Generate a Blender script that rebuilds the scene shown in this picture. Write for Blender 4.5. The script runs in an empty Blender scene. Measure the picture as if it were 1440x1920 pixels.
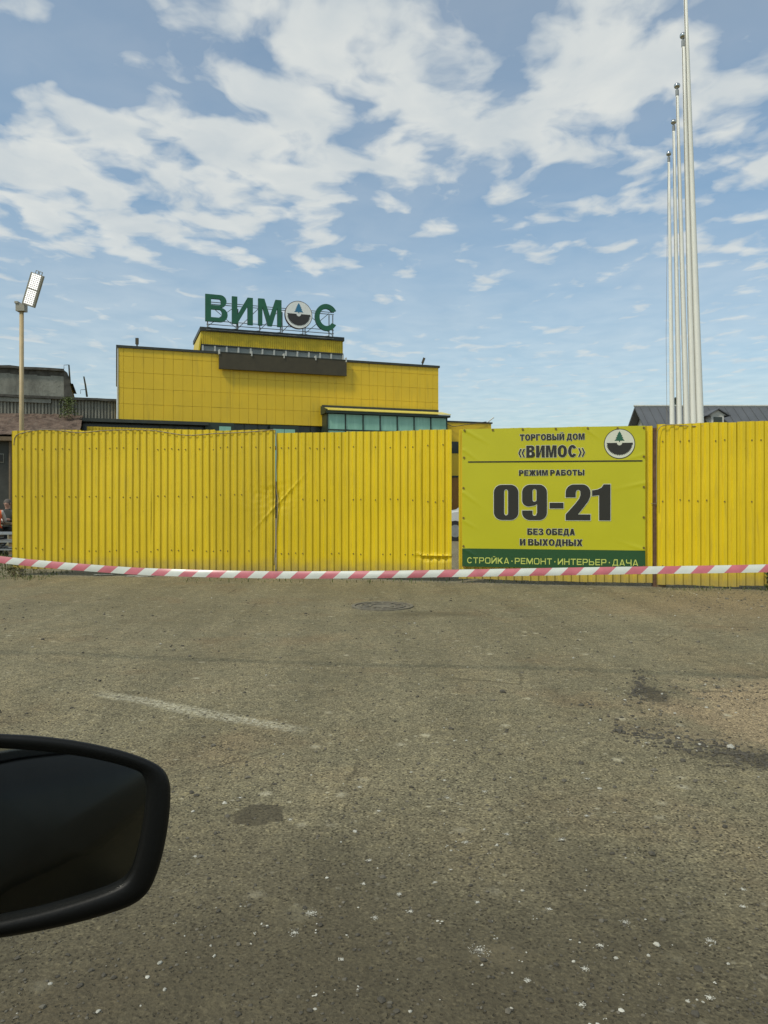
import bpy, bmesh, math, random
from mathutils import Vector, Matrix, noise

R = math.radians
random.seed(7)
scene = bpy.context.scene
C = scene.collection

# ------------------------------------------------------------------ camera
F, CX, HY, H = 1420.0, 720.0, 940.0, 1.2      # focal length / horizon of the photo in its own pixels, eye height in m
cam = bpy.data.cameras.new('camera')
cam.sensor_fit = 'VERTICAL'
cam.sensor_height = 36.0
cam.lens = F / 1920.0 * 36.0
cam.shift_y = (HY - 960.0) / 1920.0
cam.clip_start = 0.05
cam.clip_end = 9000
camo = bpy.data.objects.new('camera', cam)
camo.location = (0, 0, H)
camo.rotation_euler = (R(90), 0, 0)
C.objects.link(camo)
scene.camera = camo

# ------------------------------------------------------------------ sky and sun
SUN_ELEV, SUN_AZ = R(50), R(227)              # azimuth clockwise from +Y: behind the camera, to the left
EXPOSURE = 0.0
sun_dir = Vector((math.sin(SUN_AZ) * math.cos(SUN_ELEV), math.cos(SUN_AZ) * math.cos(SUN_ELEV), math.sin(SUN_ELEV)))
sl = bpy.data.lights.new('sun', 'SUN')
sl.energy = 2.3
sl.angle = R(7)
sl.color = (1.0, 0.93, 0.80)
so = bpy.data.objects.new('sun', sl)
so.rotation_euler = (-sun_dir).to_track_quat('-Z', 'Y').to_euler()
so.location = (-20, -20, 40)
C.objects.link(so)

world = bpy.data.worlds.new('World')
scene.world = world
world.use_nodes = True
wt = world.node_tree
wt.nodes.clear()


def wn(t, **k):
    n = wt.nodes.new(t)
    for a, v in k.items():
        setattr(n, a, v)
    return n


def wl(a, b):
    wt.links.new(a, b)


def wmath(op, a, b=None, clamp=False):
    n = wn('ShaderNodeMath', operation=op, use_clamp=clamp)
    for i, v in enumerate((a, b)):
        if v is None:
            continue
        if isinstance(v, (int, float)):
            n.inputs[i].default_value = v
        else:
            wl(v, n.inputs[i])
    return n.outputs[0]


sky = wn('ShaderNodeTexSky', sky_type='NISHITA', sun_disc=False, sun_elevation=SUN_ELEV,
         sun_rotation=SUN_AZ, altitude=50, air_density=1.0, dust_density=1.6, ozone_density=1.0)
SKY_STRENGTH = 0.145
tc = wn('ShaderNodeTexCoord')
sep = wn('ShaderNodeSeparateXYZ')
wl(tc.outputs['Generated'], sep.inputs[0])
zc = wmath('MAXIMUM', sep.outputs[2], 0.03)
qx, qy = wmath('DIVIDE', sep.outputs[0], zc), wmath('DIVIDE', sep.outputs[1], zc)
comb = wn('ShaderNodeCombineXYZ')
wl(qx, comb.inputs[0]); wl(qy, comb.inputs[1])
# cloud layer: fractal noise on a flat deck overhead
warp = wn('ShaderNodeTexNoise', noise_dimensions='3D')
warp.inputs['Scale'].default_value = 2.2
warp.inputs['Detail'].default_value = 4
wl(comb.outputs[0], warp.inputs['Vector'])
wsub = wn('ShaderNodeVectorMath', operation='SUBTRACT'); wsub.inputs[1].default_value = (.5, .5, .5)
wl(warp.outputs['Color'], wsub.inputs[0])
wsc = wn('ShaderNodeVectorMath', operation='SCALE'); wsc.inputs['Scale'].default_value = 0.35
wl(wsub.outputs[0], wsc.inputs[0])
wadd = wn('ShaderNodeVectorMath', operation='ADD')
wl(comb.outputs[0], wadd.inputs[0]); wl(wsc.outputs[0], wadd.inputs[1])
stretch = wn('ShaderNodeVectorMath', operation='MULTIPLY'); stretch.inputs[1].default_value = (1.0, 0.75, 1.0)
wl(wadd.outputs[0], stretch.inputs[0])
n1 = wn('ShaderNodeTexNoise', noise_dimensions='3D')
n1.inputs['Scale'].default_value = 5.6
n1.inputs['Detail'].default_value = 5
n1.inputs['Roughness'].default_value = 0.47
wl(stretch.outputs[0], n1.inputs['Vector'])
dens = wmath('SUBTRACT', n1.outputs[0], 0.50)
dens = wmath('MULTIPLY', dens, 3.0)


def blob(px, py, rx, ry, amount):
    """a bank of cloud (or a gap, amount < 0) in the deck; given where it is seen, stored as a place on the deck"""
    global dens
    e = HY - py
    c = ((px - CX) / e, F / e, 0)
    r = (rx / e, ry * F / (e * e))
    s = wn('ShaderNodeVectorMath', operation='SUBTRACT'); s.inputs[1].default_value = c
    wl(wadd.outputs[0], s.inputs[0])
    m = wn('ShaderNodeVectorMath', operation='MULTIPLY'); m.inputs[1].default_value = (1 / r[0], 1 / r[1], 0)
    wl(s.outputs[0], m.inputs[0])
    ln = wn('ShaderNodeVectorMath', operation='LENGTH'); wl(m.outputs[0], ln.inputs[0])
    mr = wn('ShaderNodeMapRange', interpolation_type='SMOOTHSTEP')
    mr.inputs['From Min'].default_value = 1.35; mr.inputs['From Max'].default_value = 0.25
    mr.inputs['To Min'].default_value = 0; mr.inputs['To Max'].default_value = amount
    wl(ln.outputs['Value'], mr.inputs['Value'])
    dens = wmath('ADD', dens, mr.outputs[0])


blob(190, 110, 330, 150, -0.40)
blob(560, 110, 170, 140, 0.31)
blob(250, 300, 270, 90, 0.42)
blob(470, 230, 190, 120, 0.35)
blob(250, 420, 240, 65, 0.29)
blob(560, 370, 170, 70, 0.29)
blob(830, 250, 260, 120, 0.34)
blob(790, 90, 120, 70, 0.25)
blob(1180, 90, 240, 120, 0.38)
blob(1100, 220, 200, 80, 0.29)
blob(1380, 170, 110, 70, 0.25)
blob(930, 425, 330, 70, -0.24)
blob(1130, 390, 150, 60, 0.10)
blob(700, 570, 900, 70, -0.24)
blob(1380, 330, 140, 60, -0.08)
blob(10, 350, 110, 90, 0.27)
lowb = wn('ShaderNodeMapRange'); lowb.inputs['From Min'].default_value = 0.10; lowb.inputs['From Max'].default_value = 0.36
lowb.inputs['To Min'].default_value = -0.30; lowb.inputs['To Max'].default_value = 0.04
wl(sep.outputs[2], lowb.inputs['Value'])
dens = wmath('ADD', dens, lowb.outputs[0])
cov = wn('ShaderNodeMapRange', interpolation_type='SMOOTHSTEP')
cov.inputs['From Min'].default_value = -0.32; cov.inputs['From Max'].default_value = 0.50
wl(dens, cov.inputs['Value'])
# thin veil of high cloud that washes the blue out
n2 = wn('ShaderNodeTexNoise', noise_dimensions='3D')
n2.inputs['Scale'].default_value = 0.9; n2.inputs['Detail'].default_value = 5
wl(stretch.outputs[0], n2.inputs['Vector'])
veil = wmath('MULTIPLY', n2.outputs[0], 0.55)
covm = wmath('MAXIMUM', cov.outputs[0], veil)
covm = wmath('MULTIPLY', covm, 0.93)
# far low cloud melts into horizon haze
el = wn('ShaderNodeMapRange'); el.inputs['From Min'].default_value = 0.0; el.inputs['From Max'].default_value = 0.36
wl(sep.outputs[2], el.inputs['Value'])
fade = wmath('MULTIPLY', covm, el.outputs[0])
fade = wmath('ADD', fade, wmath('MULTIPLY', wmath('SUBTRACT', 1.0, el.outputs[0]), 0.66))
# cloud brightness: thicker parts a little greyer
n3 = wn('ShaderNodeTexNoise', noise_dimensions='3D')
n3.inputs['Scale'].default_value = 5.0; n3.inputs['Detail'].default_value = 6
wl(stretch.outputs[0], n3.inputs['Vector'])
cr = wn('ShaderNodeValToRGB')
cr.color_ramp.elements[0].position = 0.30; cr.color_ramp.elements[0].color = (4.2, 4.55, 4.65, 1)
cr.color_ramp.elements[1].position = 0.66; cr.color_ramp.elements[1].color = (5.2, 5.35, 5.15, 1)
wl(n3.outputs[0], cr.inputs[0])
tint = wn('ShaderNodeMix', data_type='RGBA', blend_type='MULTIPLY')
tint.inputs['Factor'].default_value = 1.0
tint.inputs[7].default_value = (0.70, 0.95, 0.98, 1)
wl(sky.outputs[0], tint.inputs[6])
mixc = wn('ShaderNodeMix', data_type='RGBA')
wl(fade, mixc.inputs['Factor']); wl(tint.outputs[2], mixc.inputs[6]); wl(cr.outputs[0], mixc.inputs[7])
bg = wn('ShaderNodeBackground'); bg.inputs['Strength'].default_value = SKY_STRENGTH
wl(mixc.outputs[2], bg.inputs['Color'])
wo = wn('ShaderNodeOutputWorld'); wl(bg.outputs[0], wo.inputs['Surface'])

world.cycles.sampling_method = 'MANUAL'
world.cycles.sample_map_resolution = 256

vs = scene.view_settings
vs.view_transform = 'Standard'
vs.look = 'None'
vs.gamma = 1
vs.exposure = EXPOSURE
vs.use_curve_mapping = False
scene.render.engine = 'CYCLES'
scene.cycles.max_bounces = 6

# ------------------------------------------------------------------ helpers


class MB:
    """collects geometry in world coordinates; build() links it as one mesh object"""

    def __init__(self):
        self.v, self.f, self.mi = [], [], []

    def face(self, pts, m=0):
        b = len(self.v)
        self.v += [tuple(p) for p in pts]
        self.f.append(tuple(range(b, b + len(pts)))); self.mi.append(m)

    def hexa(self, p, m=0):
        b = len(self.v)
        self.v += [tuple(q) for q in p]
        for f in ((0, 3, 2, 1), (4, 5, 6, 7), (0, 1, 5, 4), (1, 2, 6, 5), (2, 3, 7, 6), (3, 0, 4, 7)):
            self.f.append(tuple(b + i for i in f)); self.mi.append(m)

    def box(self, x0, x1, y0, y1, z0, z1, m=0):
        self.hexa([(x0, y0, z0), (x1, y0, z0), (x1, y1, z0), (x0, y1, z0), (x0, y0, z1), (x1, y0, z1), (x1, y1, z1), (x0, y1, z1)], m)

    def tube(self, pts, r, n=8, m=0, cap=True):
        pts = [Vector(p) for p in pts]
        rs = r if isinstance(r, (list, tuple)) else [r] * len(pts)
        rings = []
        for i, p in enumerate(pts):
            a = pts[max(i - 1, 0)]; b = pts[min(i + 1, len(pts) - 1)]
            t = (b - a).normalized()
            up = Vector((0, 0, 1)) if abs(t.z) < 0.9 else Vector((1, 0, 0))
            e1 = t.cross(up).normalized(); e2 = t.cross(e1)
            base = len(self.v)
            for k in range(n):
                an = 2 * math.pi * k / n
                self.v.append(tuple(p + (e1 * math.cos(an) + e2 * math.sin(an)) * rs[i]))
            rings.append(base)
        for a, b in zip(rings, rings[1:]):
            for k in range(n):
                self.f.append((a + k, a + (k + 1) % n, b + (k + 1) % n, b + k)); self.mi.append(m)
        if cap:
            self.f.append(tuple(rings[0] + k for k in reversed(range(n)))); self.mi.append(m)
            self.f.append(tuple(rings[-1] + k for k in range(n))); self.mi.append(m)

    def ball(self, c, r, nu=12, nv=8, m=0, sc=(1, 1, 1)):
        b = len(self.v)
        for j in range(nv + 1):
            th = math.pi * j / nv
            for i in range(nu):
                ph = 2 * math.pi * i / nu
                self.v.append((c[0] + r * sc[0] * math.sin(th) * math.cos(ph), c[1] + r * sc[1] * math.sin(th) * math.sin(ph), c[2] + r * sc[2] * math.cos(th)))
        for j in range(nv):
            for i in range(nu):
                self.f.append((b + j * nu + i, b + (j + 1) * nu + i, b + (j + 1) * nu + (i + 1) % nu, b + j * nu + (i + 1) % nu)); self.mi.append(m)

    def build(self, name, mats, parent=None, smooth=False):
        me = bpy.data.meshes.new(name)
        base = thing_loc(parent)
        me.from_pydata([(x - base[0], y - base[1], z - base[2]) for x, y, z in self.v], [], self.f)
        for m in (mats if isinstance(mats, (list, tuple)) else [mats]):
            me.materials.append(m)
        if any(self.mi):
            me.polygons.foreach_set('material_index', self.mi)
        if smooth:
            me.polygons.foreach_set('use_smooth', [True] * len(me.polygons))
        me.update()
        o = bpy.data.objects.new(name, me)
        C.objects.link(o)
        if parent is not None:
            o.parent = parent
        return o


def thing_loc(o):
    l = Vector((0, 0, 0))
    while o is not None:
        l = l + o.location
        o = o.parent
    return l


def tag(o, label=None, cat=None, group=None, kind=None):
    if label: o['label'] = label
    if cat: o['category'] = cat
    if group: o['group'] = group
    if kind: o['kind'] = kind
    return o


def thing(name, loc, label, cat, group=None):
    o = bpy.data.objects.new(name, None)
    o.empty_display_size = 0.3
    o.location = loc
    C.objects.link(o)
    return tag(o, label, cat, group)


def at(px, py, D):
    """point of the place that stands D metres ahead and is seen at photo pixel px, py"""
    return Vector(((px - CX) / F * D, D, H + (HY - py) / F * D))


def gnd(px, py):
    D = H * F / (py - HY)
    return Vector(((px - CX) / F * D, D, 0))


def fbm(x, y, z=0.0, o=4):
    s, a = 0.0, 1.0
    for i in range(o):
        s += a * noise.noise(Vector((x, y, z)))
        x *= 2.03; y *= 2.03; z += 17.1; a *= 0.5
    return s


class NT:
    """short hand for node trees of materials"""

    def __init__(self, name, rough=0.6, metal=0.0, spec=0.5):
        self.m = bpy.data.materials.new(name)
        self.m.use_nodes = True
        self.t = self.m.node_tree
        self.p = self.t.nodes['Principled BSDF']
        self.p.inputs['Roughness'].default_value = rough
        self.p.inputs['Metallic'].default_value = metal
        self.p.inputs['Specular IOR Level'].default_value = spec
        tcn = self.t.nodes.new('ShaderNodeTexCoord')
        self.obj = tcn.outputs['Object']
        geo = self.t.nodes.new('ShaderNodeNewGeometry')
        self.pos = geo.outputs['Position']

    def link(self, a, b):
        self.t.links.new(a, b)

    def _in(self, sock, v):
        if v is None: return
        if isinstance(v, (int, float)): sock.default_value = v
        elif isinstance(v, (tuple, list)): sock.default_value = v if len(v) == len(sock.default_value) else tuple(v) + (1,)
        else: self.link(v, sock)

    def math(self, op, a, b=None, clamp=False):
        n = self.t.nodes.new('ShaderNodeMath'); n.operation = op; n.use_clamp = clamp
        self._in(n.inputs[0], a); self._in(n.inputs[1], b)
        return n.outputs[0]

    def vec(self, op, a, b=None, scale=None):
        n = self.t.nodes.new('ShaderNodeVectorMath'); n.operation = op
        self._in(n.inputs[0], a)
        if b is not None: self._in(n.inputs[1], b)
        if scale is not None: n.inputs['Scale'].default_value = scale
        return n.outputs['Value'] if op in ('LENGTH', 'DOT_PRODUCT') else n.outputs[0]

    def noise(self, scale, detail=4, rough=0.55, vec=None, mul=None):
        v = vec if vec is not None else self.obj
        if mul: v = self.vec('MULTIPLY', v, mul)
        n = self.t.nodes.new('ShaderNodeTexNoise')
        n.inputs['Scale'].default_value = scale; n.inputs['Detail'].default_value = detail; n.inputs['Roughness'].default_value = rough
        self.link(v, n.inputs['Vector'])
        return n.outputs[0]

    def voro(self, scale, vec=None, feature='F1', out='Distance', mul=None, rand=1.0):
        v = vec if vec is not None else self.obj
        if mul: v = self.vec('MULTIPLY', v, mul)
        n = self.t.nodes.new('ShaderNodeTexVoronoi'); n.feature = feature
        n.inputs['Scale'].default_value = scale; n.inputs['Randomness'].default_value = rand
        self.link(v, n.inputs['Vector'])
        return n.outputs[out]

    def ramp(self, fac, stops):
        n = self.t.nodes.new('ShaderNodeValToRGB')
        el = n.color_ramp.elements
        while len(el) < len(stops): el.new(0.5)
        for e, (p, c) in zip(el, stops):
            e.position = p
            e.color = (c, c, c, 1) if isinstance(c, (int, float)) else tuple(c) + (1,)
        self.link(fac, n.inputs[0])
        return n.outputs[0]

    def maprange(self, v, a, b, c=0.0, d=1.0, smooth=True):
        n = self.t.nodes.new('ShaderNodeMapRange')
        if smooth: n.interpolation_type = 'SMOOTHSTEP'
        for k, x in (('From Min', a), ('From Max', b), ('To Min', c), ('To Max', d)): n.inputs[k].default_value = x
        self.link(v, n.inputs['Value'])
        return n.outputs[0]

    def mix(self, fac, a, b, blend='MIX'):
        n = self.t.nodes.new('ShaderNodeMix'); n.data_type = 'RGBA'; n.blend_type = blend
        self._in(n.inputs[0], fac); self._in(n.inputs[6], a); self._in(n.inputs[7], b)
        return n.outputs[2]

    def color(self, c): self._in(self.p.inputs['Base Color'], c); return self
    def rough(self, c): self._in(self.p.inputs['Roughness'], c); return self

    def bump(self, h, strength=0.3, dist=0.01):
        n = self.t.nodes.new('ShaderNodeBump')
        n.inputs['Strength'].default_value = strength; n.inputs['Distance'].default_value = dist
        self.link(h, n.inputs['Height']); self.link(n.outputs[0], self.p.inputs['Normal'])
        return self


def simple(name, col, rough=0.6, metal=0.0, var=0.12, scale=3.0, bump=0.0, bscale=60.0, spec=0.5):
    n = NT(name, rough, metal, spec)
    f = n.noise(scale, 5, 0.6)
    lo = tuple(c * (1 - var) for c in col); hi = tuple(min(1, c * (1 + var)) for c in col)
    n.color(n.ramp(f, [(0.3, lo), (0.7, hi)]))
    if bump: n.bump(n.noise(bscale, 3), bump, 0.004)
    return n.m


# ------------------------------------------------------------------ materials
def mat_fence(name, base, rusty=0.5):
    n = NT(name, 0.42)
    big = n.noise(1.3, 5, 0.6)
    c = n.ramp(big, [(0.3, tuple(x * 0.90 for x in base)), (0.7, base)])
    streak = n.noise(3.0, 5, 0.65, mul=(9.0, 9.0, 0.55))
    c = n.mix(n.maprange(streak, 0.46, 0.78, 0, 0.42), c, (0.33, 0.245, 0.04))
    # splash dirt on the lowest strip of sheet
    sx = n.t.nodes.new('ShaderNodeSeparateXYZ'); n.link(n.obj, sx.inputs[0])
    wob = n.math('ADD', sx.outputs[2], n.math('MULTIPLY', n.noise(6.0, 5), 0.30))
    low = n.maprange(wob, 0.50, 0.20, 0, 0.75)
    c = n.mix(low, c, (0.33, 0.245, 0.085))
    oi = n.t.nodes.new('ShaderNodeObjectInfo')
    c = n.mix(1.0, c, n.ramp(oi.outputs['Random'], [(0.0, (0.90, 0.89, 0.95)), (1.0, (1.04, 1.03, 1.0))]), 'MULTIPLY')
    scr = n.voro(11.0, mul=(1, 1, 0.35))
    spot = n.math('MULTIPLY', n.maprange(scr, 0.07, 0.03), n.maprange(n.noise(2.2, 3), 0.56, 0.62))
    c = n.mix(n.math('MULTIPLY', spot, rusty), c, (0.16, 0.09, 0.03))
    n.color(c)
    n.rough(n.ramp(big, [(0.3, 0.36), (0.7, 0.52)]))
    n.bump(n.noise(40, 3), 0.05, 0.003)
    return n.m


M = {}
M['fence'] = mat_fence('yellow_sheet_paint', (0.80, 0.585, 0.006))
M['fence_old'] = mat_fence('yellow_sheet_paint_dusty', (0.74, 0.54, 0.012), 0.8)
M['steel'] = simple('painted_steel', (0.24, 0.19, 0.12), 0.55, 0.2, 0.3, 8)
M['rust'] = simple('rusty_steel', (0.16, 0.09, 0.05), 0.8, 0.1, 0.4, 14)
M['screw'] = simple('screw_head', (0.20, 0.13, 0.03), 0.6, 0.3)
M['cable'] = simple('cable_sheath', (0.24, 0.20, 0.13), 0.6)
M['cable_dark'] = simple('cable_dark', (0.10, 0.09, 0.07), 0.6)
M['banner'] = None
n = NT('banner_vinyl_yellow', 0.38)
n.color(n.ramp(n.noise(1.5, 4), [(0.3, (0.50, 0.465, 0.008)), (0.7, (0.54, 0.50, 0.010))]))
n.bump(n.noise(30, 2), 0.04, 0.004)
M['banner'] = n.m
M['banner_green'] = simple('banner_vinyl_green', (0.020, 0.080, 0.022), 0.4, 0, 0.06)
M['print_dark'] = simple('print_dark', (0.026, 0.023, 0.015), 0.42, 0, 0.05)
M['print_white'] = simple('print_white', (0.66, 0.66, 0.52), 0.42, 0, 0.04)
M['print_lime'] = simple('print_lime', (0.55, 0.60, 0.13), 0.42, 0, 0.04)
M['print_tree'] = simple('print_tree_green', (0.02, 0.11, 0.06), 0.42, 0, 0.04)
n = NT('facade_cassette_yellow', 0.42)
f1 = n.noise(0.5, 5, vec=n.pos); f2 = n.noise(2.0, 4, 0.6, vec=n.pos, mul=(1.5, 1.5, 0.12))
c = n.ramp(f1, [(0.3, (0.71, 0.475, 0.022)), (0.7, (0.80, 0.53, 0.02))])
c = n.mix(n.maprange(f2, 0.52, 0.8, 0, 0.4), c, (0.33, 0.235, 0.03))
n.color(c); n.bump(n.noise(1.2, 2), 0.08, 0.02)
M['panel'] = n.m
M['facade_sub'] = simple('facade_substructure', (0.48, 0.34, 0.03), 0.8)
M['flash'] = simple('dark_flashing', (0.045, 0.05, 0.04), 0.5, 0.2, 0.2)
M['darkgreen'] = simple('dark_green_frame', (0.022, 0.036, 0.024), 0.5)
M['board'] = simple('unlit_signboard', (0.058, 0.048, 0.026), 0.7, 0, 0.15, 2)
M['tower_sheet'] = simple('tower_yellow_sheet', (0.64, 0.46, 0.016), 0.5, 0, 0.12, 2)
M['white_trim'] = simple('white_trim', (0.50, 0.50, 0.45), 0.5)
n = NT('tower_glass', 0.15); n.color(n.ramp(n.noise(0.8, 3), [(0.3, (0.20, 0.21, 0.185)), (0.7, (0.27, 0.28, 0.25))])); M['tower_glass'] = n.m
n = NT('bay_glass_turquoise', 0.12)
gs = n.noise(1.2, 4, 0.6, vec=n.pos, mul=(2.0, 2.0, 0.3))
n.color(n.ramp(gs, [(0.3, (0.20, 0.42, 0.31)), (0.7, (0.30, 0.55, 0.43))]))
n.rough(n.ramp(gs, [(0.3, 0.10), (0.7, 0.3)])); M['bay_glass'] = n.m
M['bay_roof'] = simple('bay_roof_yellow', (0.72, 0.60, 0.12), 0.4, 0, 0.08)
M['dark_glass'] = simple('dark_glazing', (0.035, 0.045, 0.035), 0.2, 0, 0.3, 1)
M['sign_green'] = simple('letter_green', (0.016, 0.115, 0.058), 0.45, 0, 0.12, 1.5)
M['sign_side'] = simple('letter_side', (0.012, 0.06, 0.035), 0.5)
M['sign_white'] = simple('logo_white', (0.80, 0.81, 0.76), 0.5, 0, 0.05)
M['sign_black'] = simple('logo_black', (0.035, 0.032, 0.028), 0.5)
M['sign_blue'] = simple('logo_tree_blue', (0.03, 0.17, 0.30), 0.5)
M['sign_rim'] = simple('logo_rim', (0.06, 0.035, 0.03), 0.5)
M['grey_bar'] = simple('galvanised_bar', (0.26, 0.27, 0.26), 0.5, 0.3, 0.2, 6)
M['pole'] = simple('flagpole_paint', (0.80, 0.78, 0.69), 0.4, 0, 0.07, 1.2)
M['chrome'] = simple('polished_steel', (0.55, 0.55, 0.52), 0.14, 1.0, 0.05)
M['lamp_pole'] = simple('lamp_pole_paint', (0.44, 0.33, 0.17), 0.5, 0, 0.12, 3)
M['lamp_body'] = simple('lamp_body', (0.30, 0.28, 0.22), 0.5, 0.3)
n = NT('led_lens', 0.2); n.color((0.9, 0.9, 0.9)); n.p.inputs['Emission Color'].default_value = (1, 0.98, 0.95, 1); n.p.inputs['Emission Strength'].default_value = 0.75; M['led'] = n.m
n = NT('old_concrete', 0.9)
f1 = n.noise(0.7, 6, 0.65, vec=n.pos, mul=(1.5, 1.5, 0.4)); f2 = n.noise(5, 5, 0.6, vec=n.pos)
c = n.ramp(f1, [(0.28, (0.11, 0.105, 0.085)), (0.5, (0.25, 0.245, 0.20)), (0.75, (0.33, 0.32, 0.27))])
c = n.mix(n.maprange(f2, 0.5, 0.75, 0, 0.5), c, (0.12, 0.11, 0.09)); n.color(c); n.bump(f2, 0.5, 0.05)
M['concrete'] = n.m
M['concrete_dark'] = simple('stained_concrete', (0.075, 0.07, 0.056), 0.9, 0, 0.45, 3, 0.4, 12)
n = NT('weathered_slate_sheet', 0.85)
f1 = n.noise(2.0, 5, 0.6, vec=n.pos, mul=(3, 3, 0.25))
n.color(n.ramp(f1, [(0.3, (0.12, 0.115, 0.09)), (0.7, (0.32, 0.305, 0.24))])); M['slate'] = n.m
n = NT('rubble_roof', 0.95)
f1 = n.noise(2.6, 7, 0.7, vec=n.pos); f2 = n.noise(9, 4, 0.6, vec=n.pos)
c = n.ramp(f1, [(0.3, (0.05, 0.035, 0.025)), (0.5, (0.13, 0.085, 0.06)), (0.7, (0.20, 0.15, 0.11))])
c = n.mix(n.maprange(f2, 0.62, 0.75), c, (0.06, 0.085, 0.03)); n.color(c); n.bump(f1, 0.8, 0.1)
M['rubble'] = n.m
M['shed_wall'] = simple('grey_plaster', (0.065, 0.065, 0.055), 0.9, 0, 0.25, 2, 0.3, 10)
M['house_roof'] = simple('grey_metal_roof', (0.10, 0.105, 0.11), 0.55, 0, 0.1, 0.8)
M['siding'] = simple('white_siding', (0.52, 0.51, 0.46), 0.6)
M['house_wall'] = simple('house_wall', (0.40, 0.36, 0.29), 0.8)
M['leaf'] = simple('weed_leaf', (0.085, 0.11, 0.025), 0.7, 0, 0.4, 12)
M['leaf_dry'] = simple('dry_grass', (0.16, 0.15, 0.06), 0.8, 0, 0.4, 12)
M['wood'] = simple('weathered_wood', (0.17, 0.12, 0.07), 0.85, 0, 0.3, 20)
M['iron'] = simple('cast_iron', (0.16, 0.142, 0.105), 0.8, 0.0, 0.3, 20)
M['tape_white'] = simple('tape_white', (0.58, 0.59, 0.52), 0.3, 0, 0.08, 12)
M['tape_red'] = simple('tape_red', (0.50, 0.135, 0.155), 0.3, 0, 0.14, 12)
M['black_plastic'] = simple('black_plastic', (0.0055, 0.0054, 0.0042), 0.50, 0, 0.15, 20, 0.05, 300, 0.28)
n = NT('mirror_glass', 0.04, 1.0); n.color(n.ramp(n.noise(25, 4), [(0.3, (0.40, 0.41, 0.38)), (0.7, (0.46, 0.47, 0.44))])); M['mirror'] = n.m
M['car_dark'] = simple('dark_car_paint', (0.012, 0.012, 0.011), 0.30, 0, 0.1)
M['lime'] = simple('lime_crumbs', (0.52, 0.50, 0.42), 0.95, 0, 0.2, 9)
M['pebble'] = simple('pebble', (0.13, 0.115, 0.085), 0.9, 0, 0.4, 9)
M['pebble_dark'] = simple('pebble_dark', (0.075, 0.066, 0.048), 0.9, 0, 0.3, 9)
M['pebble_light'] = simple('pebble_light', (0.44, 0.42, 0.35), 0.9, 0, 0.2, 9)

# ------------------------------------------------------------------ ground
MANHOLE = gnd(717, 1137)
POTHOLE = Vector((2.25, 4.15, 0))


def ground_z(x, y):
    if y > 30 or abs(x) > 20 or y < -6:
        return 0.0
    z = 0.030 * noise.noise(Vector((x * 0.35, y * 0.35, 3.1))) + 0.008 * fbm(x * 1.6, y * 1.6, 9.2, 3)
    d = math.hypot((x - POTHOLE.x) / 0.85, (y - POTHOLE.y) / 0.75) + 0.25 * noise.noise(Vector((x * 2.1, y * 2.1, 1.0)))
    if d < 1.2:
        t = max(0.0, min(1.0, (1.2 - d) / 0.7)); z -= 0.045 * t * t * (3 - 2 * t)
        z += 0.012 * fbm(x * 9, y * 9, 4.4, 3) * t
    k = math.hypot(x - MANHOLE.x, y - MANHOLE.y)
    if k < 0.75:
        t = max(0.0, min(1.0, (k - 0.40) / 0.35)); z = z * t
    if y < 9:
        z += 0.0022 * fbm(x * 14, y * 14, 2.2, 2)
    if y > 14: z *= max(0.0, (30 - y) / 16)
    return z


def axis(lo, hi, step, far, grow=1.35):
    a = []
    x = lo
    while x < hi:
        a.append(x); x += step
    a.append(hi)
    s, x = step, hi
    while x < far:
        s *= grow; x += s; a.append(x)
    s, x, pre = step, lo, []
    while x > -far:
        s *= grow; x -= s; pre.append(x)
    return pre[::-1] + a


xs = axis(-5.6, 5.6, 0.045, 4000)
ys = []
y = 0.6
ys = [-4000, -900, -200, -60, -20, -6, -2, 0.0]
while y < 13.5:
    ys.append(y); y += max(0.02, 0.0075 * y)
s = 0.12
while y < 5000:
    ys.append(y); s *= 1.3; y += s
ys.append(y)
verts = [(x, y, ground_z(x, y)) for y in ys for x in xs]
nx = len(xs)
faces = [(j * nx + i, j * nx + i + 1, (j + 1) * nx + i + 1, (j + 1) * nx + i) for j in range(len(ys) - 1) for i in range(nx - 1)]
me = bpy.data.meshes.new('ground')
me.from_pydata(verts, [], faces)
me.polygons.foreach_set('use_smooth', [True] * len(me.polygons))

n = NT('worn_dusty_asphalt', 0.92, spec=0.25)
P = n.pos
flat = n.vec('MULTIPLY', P, (1, 1, 0))
big = n.noise(0.55, 5, 0.6, vec=flat)
med = n.noise(2.6, 6, 0.62, vec=flat)
c = n.ramp(big, [(0.30, (0.205, 0.182, 0.122)), (0.52, (0.232, 0.212, 0.150)), (0.72, (0.262, 0.226, 0.150))])
c = n.mix(n.maprange(med, 0.38, 0.66, 0, 0.55), c, (0.180, 0.170, 0.122))
brown = n.noise(1.1, 5, 0.6, vec=n.vec('ADD', flat, (7.3, 2.2, 0)))
c = n.mix(n.maprange(brown, 0.52, 0.72, 0, 0.5), c, (0.225, 0.172, 0.112))


def spot(cx, cy, rx, ry, soft0=1.15, soft1=0.75, ns=3.0, na=0.7):
    v = n.vec('MULTIPLY', n.vec('SUBTRACT', flat, (cx, cy, 0)), (1 / rx, 1 / ry, 0))
    d = n.vec('LENGTH', v)
    d = n.math('ADD', d, n.math('MULTIPLY', n.math('SUBTRACT', n.noise(ns, 5, 0.6, vec=flat), 0.5), na))
    return n.maprange(d, soft0, soft1)


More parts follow.
